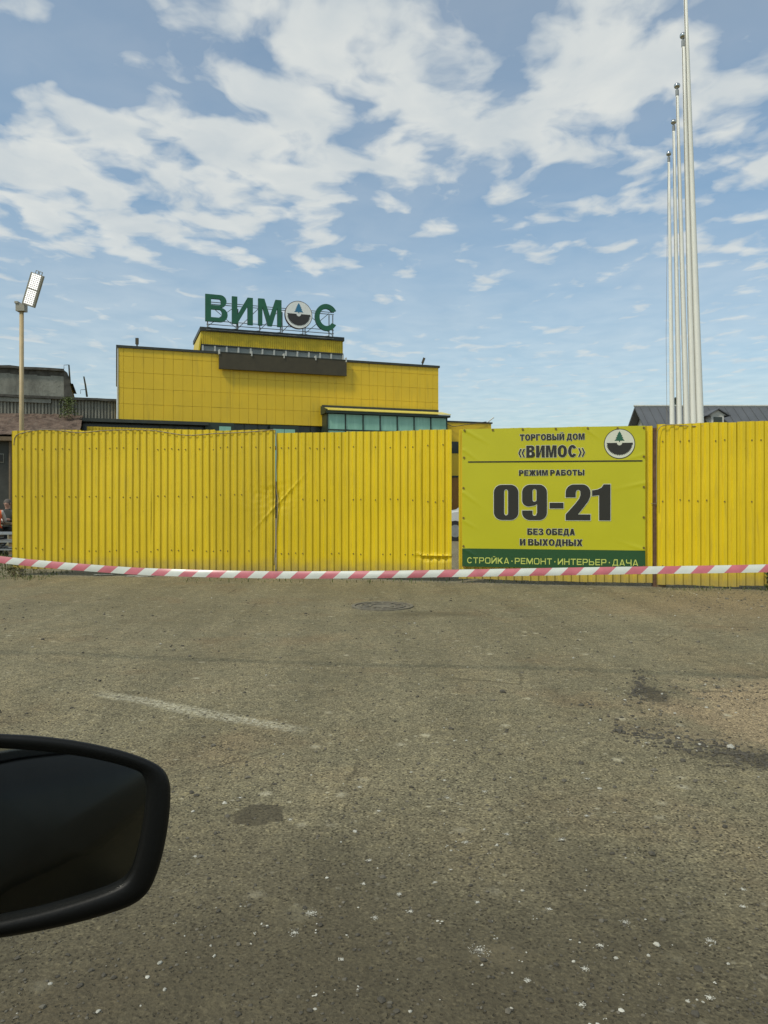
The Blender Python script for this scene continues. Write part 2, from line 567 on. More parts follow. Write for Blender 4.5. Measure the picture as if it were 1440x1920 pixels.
# sand that has gathered on the right
sand = spot(2.75, 4.3, 1.25, 0.85, 1.15, 0.65, 3.0, 1.2)
c = n.mix(n.math('MULTIPLY', sand, 0.9), c, (0.325, 0.262, 0.180))
sand2 = spot(4.6, 8.6, 2.3, 1.6, 1.3, 0.4, 1.0, 1.0)
c = n.mix(n.math('MULTIPLY', sand2, 0.75), c, (0.285, 0.228, 0.152))
grit = spot(2.05, 3.55, 0.75, 0.20, 1.2, 0.4, 9.0, 1.9)
c = n.mix(n.math('MULTIPLY', grit, 0.6), c, (0.055, 0.048, 0.038))
grit2 = spot(1.68, 4.75, 0.10, 0.24, 1.2, 0.5, 9.0, 1.2)
c = n.mix(n.math('MULTIPLY', grit2, 0.7), c, (0.05, 0.045, 0.04))
# aggregate: light and dark grains
g1 = n.voro(120, vec=flat, out='Color')
sepc = n.t.nodes.new('ShaderNodeSeparateColor'); n.link(g1, sepc.inputs[0])
gv = n.ramp(sepc.outputs[0], [(0.0, 0.46), (0.25, 0.88), (0.8, 1.05), (1.0, 1.55)])
c = n.mix(1.0, c, gv, 'MULTIPLY')
fine = n.noise(110, 3, 0.7, vec=flat)
c = n.mix(1.0, c, n.ramp(fine, [(0.30, 0.45), (0.5, 1.0), (0.72, 1.5)]), 'MULTIPLY')
pits = n.voro(62, vec=n.vec('ADD', flat, n.vec('SCALE', n.noise(45, 2, vec=flat), None, 0.02)))
pm = n.math('MULTIPLY', n.maprange(pits, 0.30, 0.16), n.maprange(n.noise(9, 4, 0.65, vec=flat), 0.36, 0.54))
c = n.mix(n.math('MULTIPLY', pm, 0.92), c, (0.036, 0.032, 0.022))
pit2 = n.voro(24, vec=n.vec('ADD', flat, n.vec('SCALE', n.noise(20, 2, vec=flat), None, 0.05)))
pm2 = n.math('MULTIPLY', n.maprange(pit2, 0.20, 0.09), n.maprange(n.noise(3.1, 4, 0.65, vec=flat), 0.44, 0.60))
c = n.mix(n.math('MULTIPLY', pm2, 0.6), c, (0.048, 0.042, 0.030))
# lime splashes and chips, scattered
wsp = n.math('ADD', n.voro(4.0, vec=flat), n.math('MULTIPLY', n.math('SUBTRACT', n.noise(60, 4, 0.75, vec=flat), 0.5), 0.34))
wm = n.math('MULTIPLY', n.maprange(wsp, 0.15, 0.02), n.maprange(n.noise(1.3, 3, vec=n.vec('ADD', flat, (3.1, 0.4, 0))), 0.40, 0.54))
c = n.mix(n.math('MULTIPLY', wm, 0.8), c, (0.46, 0.44, 0.36))
wsp2 = n.math('ADD', n.voro(13.0, vec=n.vec('ADD', flat, (5.5, 1.7, 0))), n.math('MULTIPLY', n.math('SUBTRACT', n.noise(90, 3, 0.7, vec=flat), 0.5), 0.3))
wm2 = n.math('MULTIPLY', n.maprange(wsp2, 0.17, 0.06), n.maprange(n.noise(1.7, 3, vec=n.vec('ADD', flat, (1.3, 8.4, 0))), 0.45, 0.58))
c = n.mix(n.math('MULTIPLY', wm2, 0.75), c, (0.48, 0.46, 0.38))
# single marks: pale plaster smear, damp oil spot
sm = spot(0.30, 1.98, 0.085, 0.055, 1.25, 0.5, 22.0, 1.0)
c = n.mix(n.math('MULTIPLY', sm, 0.55), c, (0.42, 0.37, 0.26))
sm = spot(-0.24, 2.21, 0.05, 0.05, 1.25, 0.4, 22.0, 1.2)
c = n.mix(n.math('MULTIPLY', sm, 0.6), c, (0.42, 0.40, 0.30))
oil = spot(-0.483, 2.93, 0.105, 0.105, 1.06, 0.88, 11.0, 1.3)
c = n.mix(n.math('MULTIPLY', oil, 0.70), c, (0.058, 0.052, 0.040))
oil2 = spot(0.42, 8.05, 0.55, 0.22, 1.3, 0.3, 3.0, 1.0)
c = n.mix(n.math('MULTIPLY', oil2, 0.5), c, (0.085, 0.075, 0.052))


# worn white line
def strip(p0, p1, wdt, amount, col, thr, ns=30):
    global c
    d = Vector((p1[0] - p0[0], p1[1] - p0[1])); L = d.length; d /= L
    rel = n.vec('SUBTRACT', flat, (p0[0], p0[1], 0))
    u = n.vec('DOT_PRODUCT', rel, (d.x, d.y, 0)); v = n.vec('DOT_PRODUCT', rel, (-d.y, d.x, 0))
    v = n.math('ABSOLUTE', n.math('ADD', v, n.math('MULTIPLY', n.math('SUBTRACT', n.noise(1.6, 3, vec=flat), 0.5), 0.12)))
    mk = n.math('MULTIPLY', n.maprange(v, wdt, wdt * 0.3), n.math('MULTIPLY', n.maprange(u, 0, 0.3), n.maprange(u, L, L - 0.3)))
    mk = n.math('MULTIPLY', mk, n.maprange(n.noise(ns, 5, 0.75, vec=flat), thr, thr + 0.16))
    c = n.mix(n.math('MULTIPLY', mk, amount), c, col)


a0, a1 = gnd(165, 1293), gnd(600, 1375)
strip(a0, a1, 0.085, 0.85, (0.50, 0.49, 0.42), 0.42, 45)
a0, a1 = gnd(330, 1250), gnd(520, 1222)
strip(a0, a1, 0.04, 0.35, (0.08, 0.072, 0.05), 0.38, 12)
mott = n.noise(16, 4, 0.65, vec=flat)
c = n.mix(1.0, c, n.ramp(mott, [(0.30, (0.74, 0.74, 0.70)), (0.50, (1.0, 1.0, 0.95)), (0.70, (1.20, 1.18, 1.05))]), 'MULTIPLY')
near_shade = spot(-0.45, 1.35, 2.6, 1.55, 1.35, 0.30, 1.2, 0.9)  # car shade and lens falloff painted into the near asphalt colour
c = n.mix(n.math('MULTIPLY', near_shade, 0.80), c, (0.072, 0.063, 0.043))
track = n.noise(1.0, 4, 0.6, vec=flat, mul=(2.6, 0.30, 1))
c = n.mix(1.0, c, n.ramp(track, [(0.30, 0.84), (0.5, 1.0), (0.70, 1.14)]), 'MULTIPLY')
crk = n.voro(0.75, vec=n.vec('ADD', flat, n.vec('SCALE', n.noise(2.5, 4, 0.65, vec=flat), None, 0.5)), feature='DISTANCE_TO_EDGE')
crm = n.math('MULTIPLY', n.maprange(crk, 0.010, 0.002), n.maprange(n.noise(1.1, 3, vec=flat), 0.50, 0.60))
c = n.mix(n.math('MULTIPLY', crm, 0.5), c, (0.05, 0.043, 0.03))
c = n.mix(1.0, c, (1.0, 0.945, 0.845), 'MULTIPLY')
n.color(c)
bh = n.math('ADD', n.math('MULTIPLY', fine, 0.6), n.math('ADD', n.math('MULTIPLY', n.voro(60, vec=flat), 0.5), n.math('MULTIPLY', pm, -0.8)))
n.bump(bh, 0.75, 0.010)
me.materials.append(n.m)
g = bpy.data.objects.new('ground', me)
C.objects.link(g)
tag(g, 'worn dusty asphalt yard in front of the yellow gate', None, kind='structure')

# ------------------------------------------------------------------ corrugated fences and gate
PITCH, RIB = 0.115, 0.023
TIE = at(515, 932, 11.9)
CRUMPLE = at(815, 1041, 11.5)


def warp_sheet(X, Z, seed):
    d = 0.010 * noise.noise(Vector((X * 0.9, Z * 0.8, seed))) + 0.004 * noise.noise(Vector((X * 3.0, Z * 1.7, seed + 5)))
    # dent where the two sheets were hit, with a crease running up to the right
    r2 = ((X - TIE.x + 0.03) / 0.30) ** 2 + ((Z - TIE.z) / 0.20) ** 2
    if r2 < 8:
        d -= 0.014 * math.exp(-r2)
        d += 0.011 * math.exp(-r2 * 0.8) * noise.noise(Vector((X * 14, Z * 14, 2)))
    p0 = at(484, 985, 11.95); p1 = at(566, 897, 11.85)
    ax, az = p1.x - p0.x, p1.z - p0.z
    L = math.hypot(ax, az); ax /= L; az /= L
    u = (X - p0.x) * ax + (Z - p0.z) * az; v = -(X - p0.x) * az + (Z - p0.z) * ax
    if -0.2 < u < L + 0.2 and abs(v) < 0.3:
        e = math.exp(-((u - L * 0.5) / (L * 0.42)) ** 2)
        d += e * (0.014 * math.exp(-(v / 0.018) ** 2) - 0.006 * math.exp(-((v + 0.06) / 0.05) ** 2))
    zl = CRUMPLE.z + 0.05 * noise.noise(Vector((X * 5, 0, 7)))
    if abs(Z - zl) < 0.2 and abs(X - CRUMPLE.x) < 0.4:
        e = math.exp(-((X - CRUMPLE.x) / 0.25) ** 4)
        d += e * 0.028 * math.exp(-((Z - zl) / 0.018) ** 2)
        d -= e * 0.02 * math.exp(-((Z - zl + 0.05) / 0.03) ** 2)
    return d


def sheet_mesh(A, u, nrm, s0, s1, z0, z1, seed, phase=0.0, off=0.0, dz=0.026):
    """one trapezoid-profile steel sheet between s0 and s1 along the fence line"""
    mb = MB()
    cuts = [(0.0, 0), (0.036, 0), (0.057, 1), (0.096, 1)]
    ss = [(s0, None)]
    k = math.floor((s0 - phase) / PITCH) - 1
    while phase + k * PITCH < s1:
        for o, hgt in cuts:
            s = phase + k * PITCH + o
            if s0 < s < s1: ss.append((s, hgt))
            if o in (0.0, 0.057):
                s = phase + k * PITCH + o + 0.018
                if s0 < s < s1: ss.append((s, hgt))
        k += 1
    ss.append((s1, None))
    ss = sorted(set(ss), key=lambda t: t[0])

    def prof(s):
        t = ((s - phase) / PITCH) % 1 * PITCH
        if t < 0.036: return 0
        if t < 0.057: return (t - 0.036) / 0.021 * RIB
        if t < 0.096: return RIB
        return (0.115 - t) / 0.019 * RIB
    nz = int((z1 - z0) / dz)
    for j in range(nz + 1):
        for s, _ in ss:
            t = j / nz
            zt = z1 + 0.012 * noise.noise(Vector((s * 2.0, seed, 1))) ; zb = z0 + 0.012 * noise.noise(Vector((s * 1.7, seed, 5)))
            z = zb + (zt - zb) * t
            p = A + u * s
            o = prof(s) + off + warp_sheet(p.x, z, seed)
            q = p + nrm * o
            mb.v.append((q.x, q.y, z))
    w = len(ss)
    for j in range(nz):
        for i in range(w - 1):
            mb.f.append((j * w + i, j * w + i + 1, (j + 1) * w + i + 1, (j + 1) * w + i)); mb.mi.append(0)
    return mb


def fence_run(name, p0, p1, z0, z1, cuts, label, cat, mat, group=None, screw_rows=(0.26, 1.1, 1.9), seed=1.0, posts=(), tops=None):
    """p0, p1: plan ends; cuts: where one sheet ends and the next begins (fractions)"""
    A = Vector((p0[0], p0[1], 0)); B = Vector((p1[0], p1[1], 0))
    u = (B - A); L = u.length; u /= L
    nrm = Vector((u.y, -u.x, 0))
    root = thing(name, (A + B) / 2, label, cat, group)
    bounds = [0.0] + list(cuts) + [1.0]
    sm = MB()
    rnd = random.Random(int(seed * 100))
    for i in range(len(bounds) - 1):
        s0, s1 = bounds[i] * L, bounds[i + 1] * L
        za = z1 + (tops[i] if tops else rnd.uniform(-0.012, 0.012))
        m = sheet_mesh(A, u, nrm, s0 - (0.03 if i else 0), s1, z0 + rnd.uniform(-0.015, 0.01), za, seed + i * 3.7, phase=rnd.uniform(0, 0.02), off=0.003 * (i % 2))
        m.build('corrugated_sheet', mat, root)
        # screws: on every second rib, in three rows, a little irregular
        for r in screw_rows:
            rr = r + rnd.uniform(-0.02, 0.02)
            s = s0 + 0.10
            while s < s1 - 0.03:
                k = round((s - 0.078) / PITCH) * PITCH + 0.078
                if rnd.random() < 0.85 and math.hypot((A + u * k).x - TIE.x, rr - TIE.z) > .38:
                    zz = rr + rnd.uniform(-0.012, 0.012)
                    p = A + u * k
                    q = p + nrm * (RIB + 0.004 + warp_sheet(p.x, zz, seed + i * 3.7))
                    sm.tube([q + Vector((0, 0, zz)), q + nrm * 0.006 + Vector((0, 0, zz))], 0.011, 6)
                s += PITCH * rnd.choice((1, 1, 2, 2))
    tag(sm.build('screws', M['screw'], root), kind='stuff')
    for r in screw_rows:
        m = MB()
        m.hexa([A + nrm * -0.02 + Vector((0, 0, r - .03)), B + nrm * -0.02 + Vector((0, 0, r - .03)), B + nrm * -0.06 + Vector((0, 0, r - .03)), A + nrm * -0.06 + Vector((0, 0, r - .03)),
                A + nrm * -0.02 + Vector((0, 0, r + .03)), B + nrm * -0.02 + Vector((0, 0, r + .03)), B + nrm * -0.06 + Vector((0, 0, r + .03)), A + nrm * -0.06 + Vector((0, 0, r + .03))])
        m.build('rail', M['steel'], root)
    for f in posts:
        c_ = A + u * (f * L) + nrm * -0.095
        m = MB()
        e, w = u * 0.03, nrm * 0.03
        zt = z1 - 0.05
        m.hexa([c_ - e - w - Vector((0, 0, 0.1)), c_ + e - w - Vector((0, 0, 0.1)), c_ + e + w - Vector((0, 0, 0.1)), c_ - e + w - Vector((0, 0, 0.1)),
                c_ - e - w + Vector((0, 0, zt)), c_ + e - w + Vector((0, 0, zt)), c_ + e + w + Vector((0, 0, zt)), c_ - e + w + Vector((0, 0, zt))])
        m.build('post', M['steel'], root)
    return root, A, B, u, nrm, L


def plan(px, D): return ((px - CX) / F * D, D)


P0, P1, P2 = plan(23, 12.40), plan(516, 11.90), plan(847, 11.42)
P3, P4 = plan(862, 11.25), plan(1223, 10.72)
P5, P6 = plan(1231, 10.66), (7.2, 9.85)
fence_run('corrugated_fence', P0, P1, 0.10, 2.345, (0.27, 0.54, 0.78), 'long yellow corrugated fence run left of the dented joint', 'fence', M['fence_old'], 'yellow fence runs',
          screw_rows=(0.42, 1.28, 2.04), seed=1.3, posts=(0.02, 0.5, 0.98), tops=(0.01, 0.0, -0.01, -0.02))
fence_run('gate_leaf', plan(519.5, 11.88), P2, 0.09, 2.27, (0.42, 0.83), 'plain yellow corrugated gate leaf right of the dented joint', 'gate', M['fence'], 'yellow gate leaves',
          screw_rows=(0.38, 1.21, 2.04), seed=2.1, tops=(0.0, 0.005, 0.012))
gleaf, GA, GB, GU, GN, GL = fence_run('gate_leaf', P3, P4, 0.055, 2.270, (0.38, 0.80), 'yellow corrugated gate leaf behind the opening hours banner', 'gate', M['fence'], 'yellow gate leaves',
          screw_rows=(0.30, 1.21, 2.04), seed=3.4, tops=(0.0, 0.0, 0.0))
fence_run('corrugated_fence', P5, P6, 0.045, 2.285, (0.31, 0.64), 'yellow corrugated fence right of the opening hours banner', 'fence', M['fence'], 'yellow fence runs',
          screw_rows=(0.30, 1.21, 2.05), seed=4.2, posts=(0.5, 0.98), tops=(0.0, 0.01, 0.02))

# hinge post between banner leaf and right fence, with its wooden block
pr = thing('gate_post', (P4[0] + 0.04, P4[1] - 0.01, 0), 'rusty steel gate post in slot beside the banner', 'post')
m = MB(); m.box(P4[0] + 0.010, P4[0] + 0.055, P4[1] - 0.02, P4[1] + 0.06, -0.1, 2.24); m.build('shaft', M['rust'], pr)
m = MB(); m.tube([(P4[0] - 0.03, P4[1] - 0.03, 1.17), (P4[0] + 0.02, P4[1] - 0.045, 1.168), (P4[0] + 0.13, P4[1] - 0.06, 1.175)], 0.004, 6); m.build('wire_tie', M['cable'], pr)
wb = MB(); q = gnd(1242, 1100); wb.box(q.x - 0.06, q.x + 0.06, q.y + 0.02, q.y + 0.14, -0.02, 0.075)
tag(wb.build('wooden_block', M['wood']), 'small dark wooden block under the right fence sheet by the gate post', 'block')
lp = thing('gate_post', (P2[0] + 0.10, P2[1] - 0.03, 0), 'thin yellow upright at the slot beside the banner', 'post')
m = MB(); m.box(P3[0] - 0.012, P3[0] + 0.015, P3[1] - 0.01, P3[1] + 0.04, 0.05, 2.26); m.build('shaft', M['fence'], lp)

# cables along the top
def cable(name, pts, r, mat, label):
    m = MB()
    fine_pts = []
    V = [Vector(p) for p in pts]
    for i in range(len(V) - 1):
        a = V[max(i - 1, 0)]; b = V[i]; c_ = V[i + 1]; d = V[min(i + 2, len(V) - 1)]
        for k in range(5):
            t = k / 5
            fine_pts.append(0.5 * ((2 * b) + (c_ - a) * t + (2 * a - 5 * b + 4 * c_ - d) * t * t + (3 * b - a - 3 * c_ + d) * t ** 3))
    fine_pts.append(V[-1])
    m.tube(fine_pts, r, 6)
    return tag(m.build(name, mat, None, True), label, 'cable')


def fl(px, py, off=0.035):
    """a point just in front of the left fence line"""
    t = (px - 23) / (516 - 23)
    D = 12.40 + (11.90 - 12.40) * t - off
    return at(px, py, D)


cable('fence_cable', [fl(26, 835), fl(29, 818), fl(45, 811), fl(75, 806), fl(110, 807), fl(150, 811), fl(200, 807), fl(265, 806), fl(300, 809), fl(350, 816), (fl(400, 813)), fl(450, 811), fl(490, 808), fl(512, 806), fl(517, 812),
                      fl(519, 850), fl(517, 900), fl(519, 925), fl(521, 940), fl(518, 1000), fl(514, 1060)], 0.0065, M['cable'], 'grey cable draped along the top of the left fence and down the joint')
fr = lambda px, py: at(px, py, 10.60 - (px - 1231) * 0.0009)
cable('fence_cable', [fr(1231, 950), fr(1231, 880), fr(1232, 820), fr(1236, 803), fr(1248, 797), fr(1270, 797), fr(1295, 799), fr(1320, 798.5), fr(1350, 797.5), fr(1400, 794), fr(1445, 791), fr(1500, 789)], 0.006, M['cable'], 'thin cable along the top of the right fence')

# ------------------------------------------------------------------ banner


def earc(cx, cy, rx, ry, a0, a1, n=9):
    return [(cx + rx * math.cos(R(a0 + (a1 - a0) * i / n)), cy + ry * math.sin(R(a0 + (a1 - a0) * i / n))) for i in range(n + 1)]


def glyph(ch, W, t, u, rx=0.5, ry=0.45):
    """capital drawn as outlines in a box W wide and 1 high: stems t thick, bars u thick; list of (outer, holes)"""
    rx, ry = W * rx, ry

    def bowl(y0, y1, x1, inset):        # right-hand bowl, from bottom to top
        r_ = (y1 - y0) / 2 - 1e-4
        qx = max(min(rx * .75, r_ * 1.0) - inset * .5, .02)
        return earc(x1 - qx, y0 + r_, qx, r_, -90, 90, 12)
    if ch == 'А':
        a_ = .55 * t; k = W / 2 - a_
        xi = lambda y: t * 1.05 + y * k
        ya = (W / 2 - t * 1.05) / k
        o = [(0, 0), (t * 1.05, 0), (xi(.17), .17), (W - xi(.17), .17), (W - t * 1.05, 0), (W, 0), (W / 2 + a_, 1), (W / 2 - a_, 1)]
        y2 = .17 + u * .85
        h = [[(xi(y2), y2), (W - xi(y2), y2), (W / 2, ya)]] if ya > y2 + .03 else []
        return [(o, h)]
    if ch == 'Б':
        return [([(0, 0)] + bowl(0, .62, W, 0) + [(t, .62), (t, 1 - u), (W * .93, 1 - u), (W * .93, 1), (0, 1)], [[(t, u * .9)] + bowl(u * .9, .62 - u * .9, W - t, t * .6) + [(t, .62 - u * .9)]])]
    if ch == 'В':
        return [([(0, 0)] + bowl(0, .53, W, 0) + bowl(.535, 1, W * .95, 0) + [(0, 1)],
                 [[(t, u * .85)] + bowl(u * .85, .53 - u * .42, W - t, t * .6) + [(t, .53 - u * .42)], [(t, .53 + u * .42)] + bowl(.53 + u * .42, 1 - u * .85, W * .95 - t, t * .6) + [(t, 1 - u * .85)]])]
    if ch == 'Г': return [([(0, 0), (t, 0), (t, 1 - u), (W, 1 - u), (W, 1), (0, 1)], [])]
    if ch == 'Д':
        e = .16
        return [([(0, -e), (.75 * t, -e), (.75 * t, 0), (W - .75 * t, 0), (W - .75 * t, -e), (W, -e), (W, u * .9), (W - .1 * W, u * .9), (W - .1 * W, 1), (.26 * W, 1), (.10 * W, u * .9), (0, u * .9)],
                 [[(.10 * W + t * .95, u * .9), (W * .9 - t, u * .9), (W * .9 - t, 1 - u), (.26 * W + t * .6, 1 - u)]])]
    if ch == 'Е': return [([(0, 0), (W, 0), (W, u), (t, u), (t, .5 - u * .45), (W * .92, .5 - u * .45), (W * .92, .5 + u * .45), (t, .5 + u * .45), (t, 1 - u), (W, 1 - u), (W, 1), (0, 1)], [])]
    if ch == 'Ж':
        c_ = W / 2; q = t * .5
        R_ = [(c_ + q, 0), (c_ + q, .36), (W - t * 1.1, 0), (W, 0), (c_ + q + (W - c_ - q) * .46, .5), (W, 1), (W - t * 1.1, 1), (c_ + q, .64), (c_ + q, 1)]
        return [(R_ + [(W - x, y) for x, y in reversed(R_)], [])]
    if ch == 'З':
        o = bowl(0, .53, W, 0) + bowl(.535, 1, W * .96, 0) + [(W * .30, 1)] + earc(W * .34, .72, W * .32, .28, 100, 175, 5) + [(t, .70)] + earc(W * .45, .76, max(W * .45 - t, .04), .24 - u * .85, 170, 60, 5)
        o += [(x, y) for x, y in reversed(bowl(.53 + u * .42, 1 - u * .85, W * .96 - t, t * .6))] + [(W * .30, .53 + u * .42), (W * .30, .53 - u * .42)] + [(x, y) for x, y in reversed(bowl(u * .85, .53 - u * .42, W - t, t * .6))]
        o += earc(W * .45, .25, max(W * .45 - t, .04), .25 - u * .85, 250, 190, 4) + [(t, .29), (0, .27)] + earc(W * .36, .27, W * .36, .27, 185, 265, 5)
        return [(o, [])]
    if ch in 'ИЙ':
        k = t * .12
        o = [(0, 0), (t, 0), (W - t, .66), (W - t, 0), (W, 0), (W, 1), (W - t, 1), (t, .34), (t, 1), (0, 1)]
        isl = [(o, [])]
        if ch == 'Й':
            c_ = W / 2
            isl.append((earc(c_, 1.24, .22, .17, 180, 360, 8) + earc(c_, 1.24, .11, .07, 360, 180, 8), []))
        return isl
    if ch == 'К': return [([(0, 0), (t, 0), (t, .34), (t + (W - t) * .14, .42), (W - t * 1.2, 0), (W, 0), (t + (W - t) * .46, .58), (W * .98, 1), (W * .98 - t * 1.2, 1), (t, .62), (t, 1), (0, 1)], [])]
    if ch == 'М': return [([(0, 0), (t * .85, 0), (t * .85, .70), (W / 2 - t * .42, 0), (W / 2 + t * .42, 0), (W - t * .85, .70), (W - t * .85, 0), (W, 0), (W, 1), (W - t * 1.25, 1), (W / 2, .36), (t * 1.25, 1), (0, 1)], [])]
    if ch == 'Н': return [([(0, 0), (t, 0), (t, .5 - u / 2), (W - t, .5 - u / 2), (W - t, 0), (W, 0), (W, 1), (W - t, 1), (W - t, .5 + u / 2), (t, .5 + u / 2), (t, 1), (0, 1)], [])]
    if ch == 'О':
        rr_ = lambda i, j: earc(W - rx, 1 - ry, rx - i, ry - j, 0, 90) + earc(rx, 1 - ry, rx - i, ry - j, 90, 180) + earc(rx, ry, rx - i, ry - j, 180, 270) + earc(W - rx, ry, rx - i, ry - j, 270, 360)
        cl = lambda L: [p for i, p in enumerate(L) if abs(p[0] - L[i - 1][0]) + abs(p[1] - L[i - 1][1]) > 1e-4]
        return [(cl(rr_(0, -.012)), [cl(rr_(t, u * .85))])]
    if ch == 'Р': return [([(0, 0), (t, 0), (t, .36)] + bowl(.36, 1, W, 0) + [(0, 1)], [[(t, .36 + u * .9)] + bowl(.36 + u * .9, 1 - u * .9, W - t, t * .6) + [(t, 1 - u * .9)]])]
    if ch == 'С':
        return [(earc(W / 2, .5, W / 2, .515, 32, 328, 34) + earc(W / 2, .5, W / 2 - t, .515 - u, 322, 38, 30), [])]
    if ch == 'Т': return [([(W / 2 - t / 2, 0), (W / 2 + t / 2, 0), (W / 2 + t / 2, 1 - u), (W, 1 - u), (W, 1), (0, 1), (0, 1 - u), (W / 2 - t / 2, 1 - u)], [])]
    if ch == 'Х': return [([(0, 0), (t * 1.15, 0), (W / 2, .32), (W - t * 1.15, 0), (W, 0), (W / 2 + t * .62, .5), (W, 1), (W - t * 1.15, 1), (W / 2, .68), (t * 1.15, 1), (0, 1), (W / 2 - t * .62, .5)], [])]
    if ch == 'Ч': return [([(W - t, 0), (W, 0), (W, 1), (W - t, 1), (W - t, .36 + u)] + [(t + .12, .36 + u)] + earc(t + .12, .36 + u + .10, .12, .10, 270, 180, 4) + [(t, 1), (0, 1), (0, .60)] + earc(.26, .60, .26, .24, 180, 270, 5) + [(W - t, .36)], [])]
    if ch in 'ЬЫ':
        w2 = W if ch == 'Ь' else W * .70
        isl = [([(0, 0)] + bowl(0, .62, w2, 0) + [(t, .62), (t, 1), (0, 1)], [[(t, u * .9)] + bowl(u * .9, .62 - u * .9, w2 - t, t * .6) + [(t, .62 - u * .9)]])]
        if ch == 'Ы': isl.append(([(W - t, 0), (W, 0), (W, 1), (W - t, 1)], []))
        return isl
    if ch in '«»':
        isl = []
        for k in (0, W * .48):
            P_ = [(k + W * .50, .02), (k + W * .24, .38), (k + W * .50, .74), (k + W * .28, .74), (k, .38), (k + W * .28, .02)]
            if ch == '»': P_ = [(W - x, y) for x, y in P_]
            isl.append((P_, []))
        return isl
    if ch == '▪': return [([(0, .36), (.2, .36), (.2, .56), (0, .56)], [])]
    raise KeyError(ch)


WIDE = {'М': 1.22, 'Ж': 1.38, 'Ы': 1.32, 'Д': 1.08, 'О': 1.05, 'Г': .85, 'Е': .88, 'Р': .95, 'Т': .96, 'З': .95, '▪': .25, '«': .8, '»': .8}


def word_outlines(word, W, t, u, gap, rx=.5, ry=.45):
    """outlines of a word; returns islands and its width"""
    x = 0.0; out = []
    for ch in word:
        w_ = W * WIDE.get(ch, 1.0)
        for o, hs in glyph(ch, w_, t, u, rx, ry):
            out.append(([(p[0] + x, p[1]) for p in o], [[(p[0] + x, p[1]) for p in h] for h in hs]))
        x += (.2 if ch == '▪' else w_) + gap
    return out, x - gap


def inflate(pts, d):
    out = []
    N_ = len(pts)
    area = sum(pts[i][0] * pts[(i + 1) % N_][1] - pts[(i + 1) % N_][0] * pts[i][1] for i in range(N_))
    sg = 1 if area > 0 else -1
    for i in range(N_):
        a, b, c_ = pts[i - 1], pts[i], pts[(i + 1) % N_]
        e1 = Vector((b[0] - a[0], b[1] - a[1])); e2 = Vector((c_[0] - b[0], c_[1] - b[1]))
        if e1.length < 1e-9 or e2.length < 1e-9: out.append(b); continue
        e1.normalize(); e2.normalize()
        nn = Vector((e1.y + e2.y, -e1.x - e2.x)) * sg
        if nn.length < 1e-6: nn = Vector((e1.y, -e1.x)) * sg
        nn.normalize()
        kk = d / max(0.5, nn.dot(Vector((e1.y, -e1.x)) * sg))
        out.append((b[0] + nn.x * kk, b[1] + nn.y * kk))
    return out


def fill_islands(isl):
    V, Fc = [], []
    for o, hs in isl:
        v, f = outline_fill(o, hs)
        k = len(V); V += v; Fc += [tuple(i + k for i in q) for q in f]
    return V, Fc


def bounds2(v):
    return min(p[0] for p in v), max(p[0] for p in v), min(p[1] for p in v), max(p[1] for p in v)


def outline_fill(outer, holes):
    """flat outlines (islands and holes) -> verts, faces"""
    bm = bmesh.new()
    for lp_ in [outer] + holes:
        vs_ = [bm.verts.new((p[0], p[1], 0)) for p in lp_]
        for p, q in zip(vs_, vs_[1:] + vs_[:1]): bm.edges.new((p, q))
    bmesh.ops.triangle_fill(bm, edges=bm.edges[:], use_beauty=True, use_dissolve=False, normal=(0, 0, 1))
    bm.verts.index_update()
    V = [tuple(v.co) for v in bm.verts]; Fc = [tuple(v.index for v in (q.verts if q.normal.z >= 0 else reversed(q.verts))) for q in bm.faces]
    bm.free()
    return V, Fc


def leaf_s(px, off=0.05):
    k = (px - CX) / F
    a = GA + GN * off
    return (k * a.y - a.x) / (GU.x - k * GU.y)


BW0, BW1 = leaf_s(866.5), leaf_s(1210)
BZ1, BZ0 = 2.268, 0.235


def bz(px, py):
    s = leaf_s(px); D = (GA + GU * s + GN * 0.05).y
    return H + (HY - py) / F * D


def ripple(s, z):
    t = (s - BW0) / (BW1 - BW0); w = (z - BZ0) / (BZ1 - BZ0)
    d = 0.004 * noise.noise(Vector((s * 1.4, z * 1.4, 3)))
    # tension creases running in from eyelets
    for (cs, cz, dx, dz_, ln, am) in ((0.02, 0.99, .85, -.5, .30, .010), (0.02, 0.84, .8, -.6, .20, .008), (0.015, 0.53, .8, -.6, .22, .008), (0.015, 0.33, .85, -.5, .18, .006), (0.02, 0.12, .8, -.45, .22, .007),
                                      (0.68, 0.99, .8, -.6, .22, .009), (0.99, 0.80, -.9, -.25, .25, .005), (0.99, 0.60, -.95, -.2, .30, .006), (0.99, 0.14, -.9, .3, .25, .006), (0.35, 1.0, .6, -.8, .14, .005)):
        X, Z = (t - cs) * 2.6, (w - cz) * 2.03
        L = math.hypot(dx, dz_)
        uu = (X * dx + Z * dz_) / L; vv = (-X * dz_ + Z * dx) / L
        if -0.05 < uu < ln * 2.2:
            d += .7 * am * math.exp(-(vv / 0.022) ** 2) * math.exp(-(uu / ln) ** 2)
    return d


def on_banner(s, z, lift=0.0):
    p = GA + GU * s + GN * (0.050 + ripple(s, z) + lift)
    return (p.x, p.y, z)


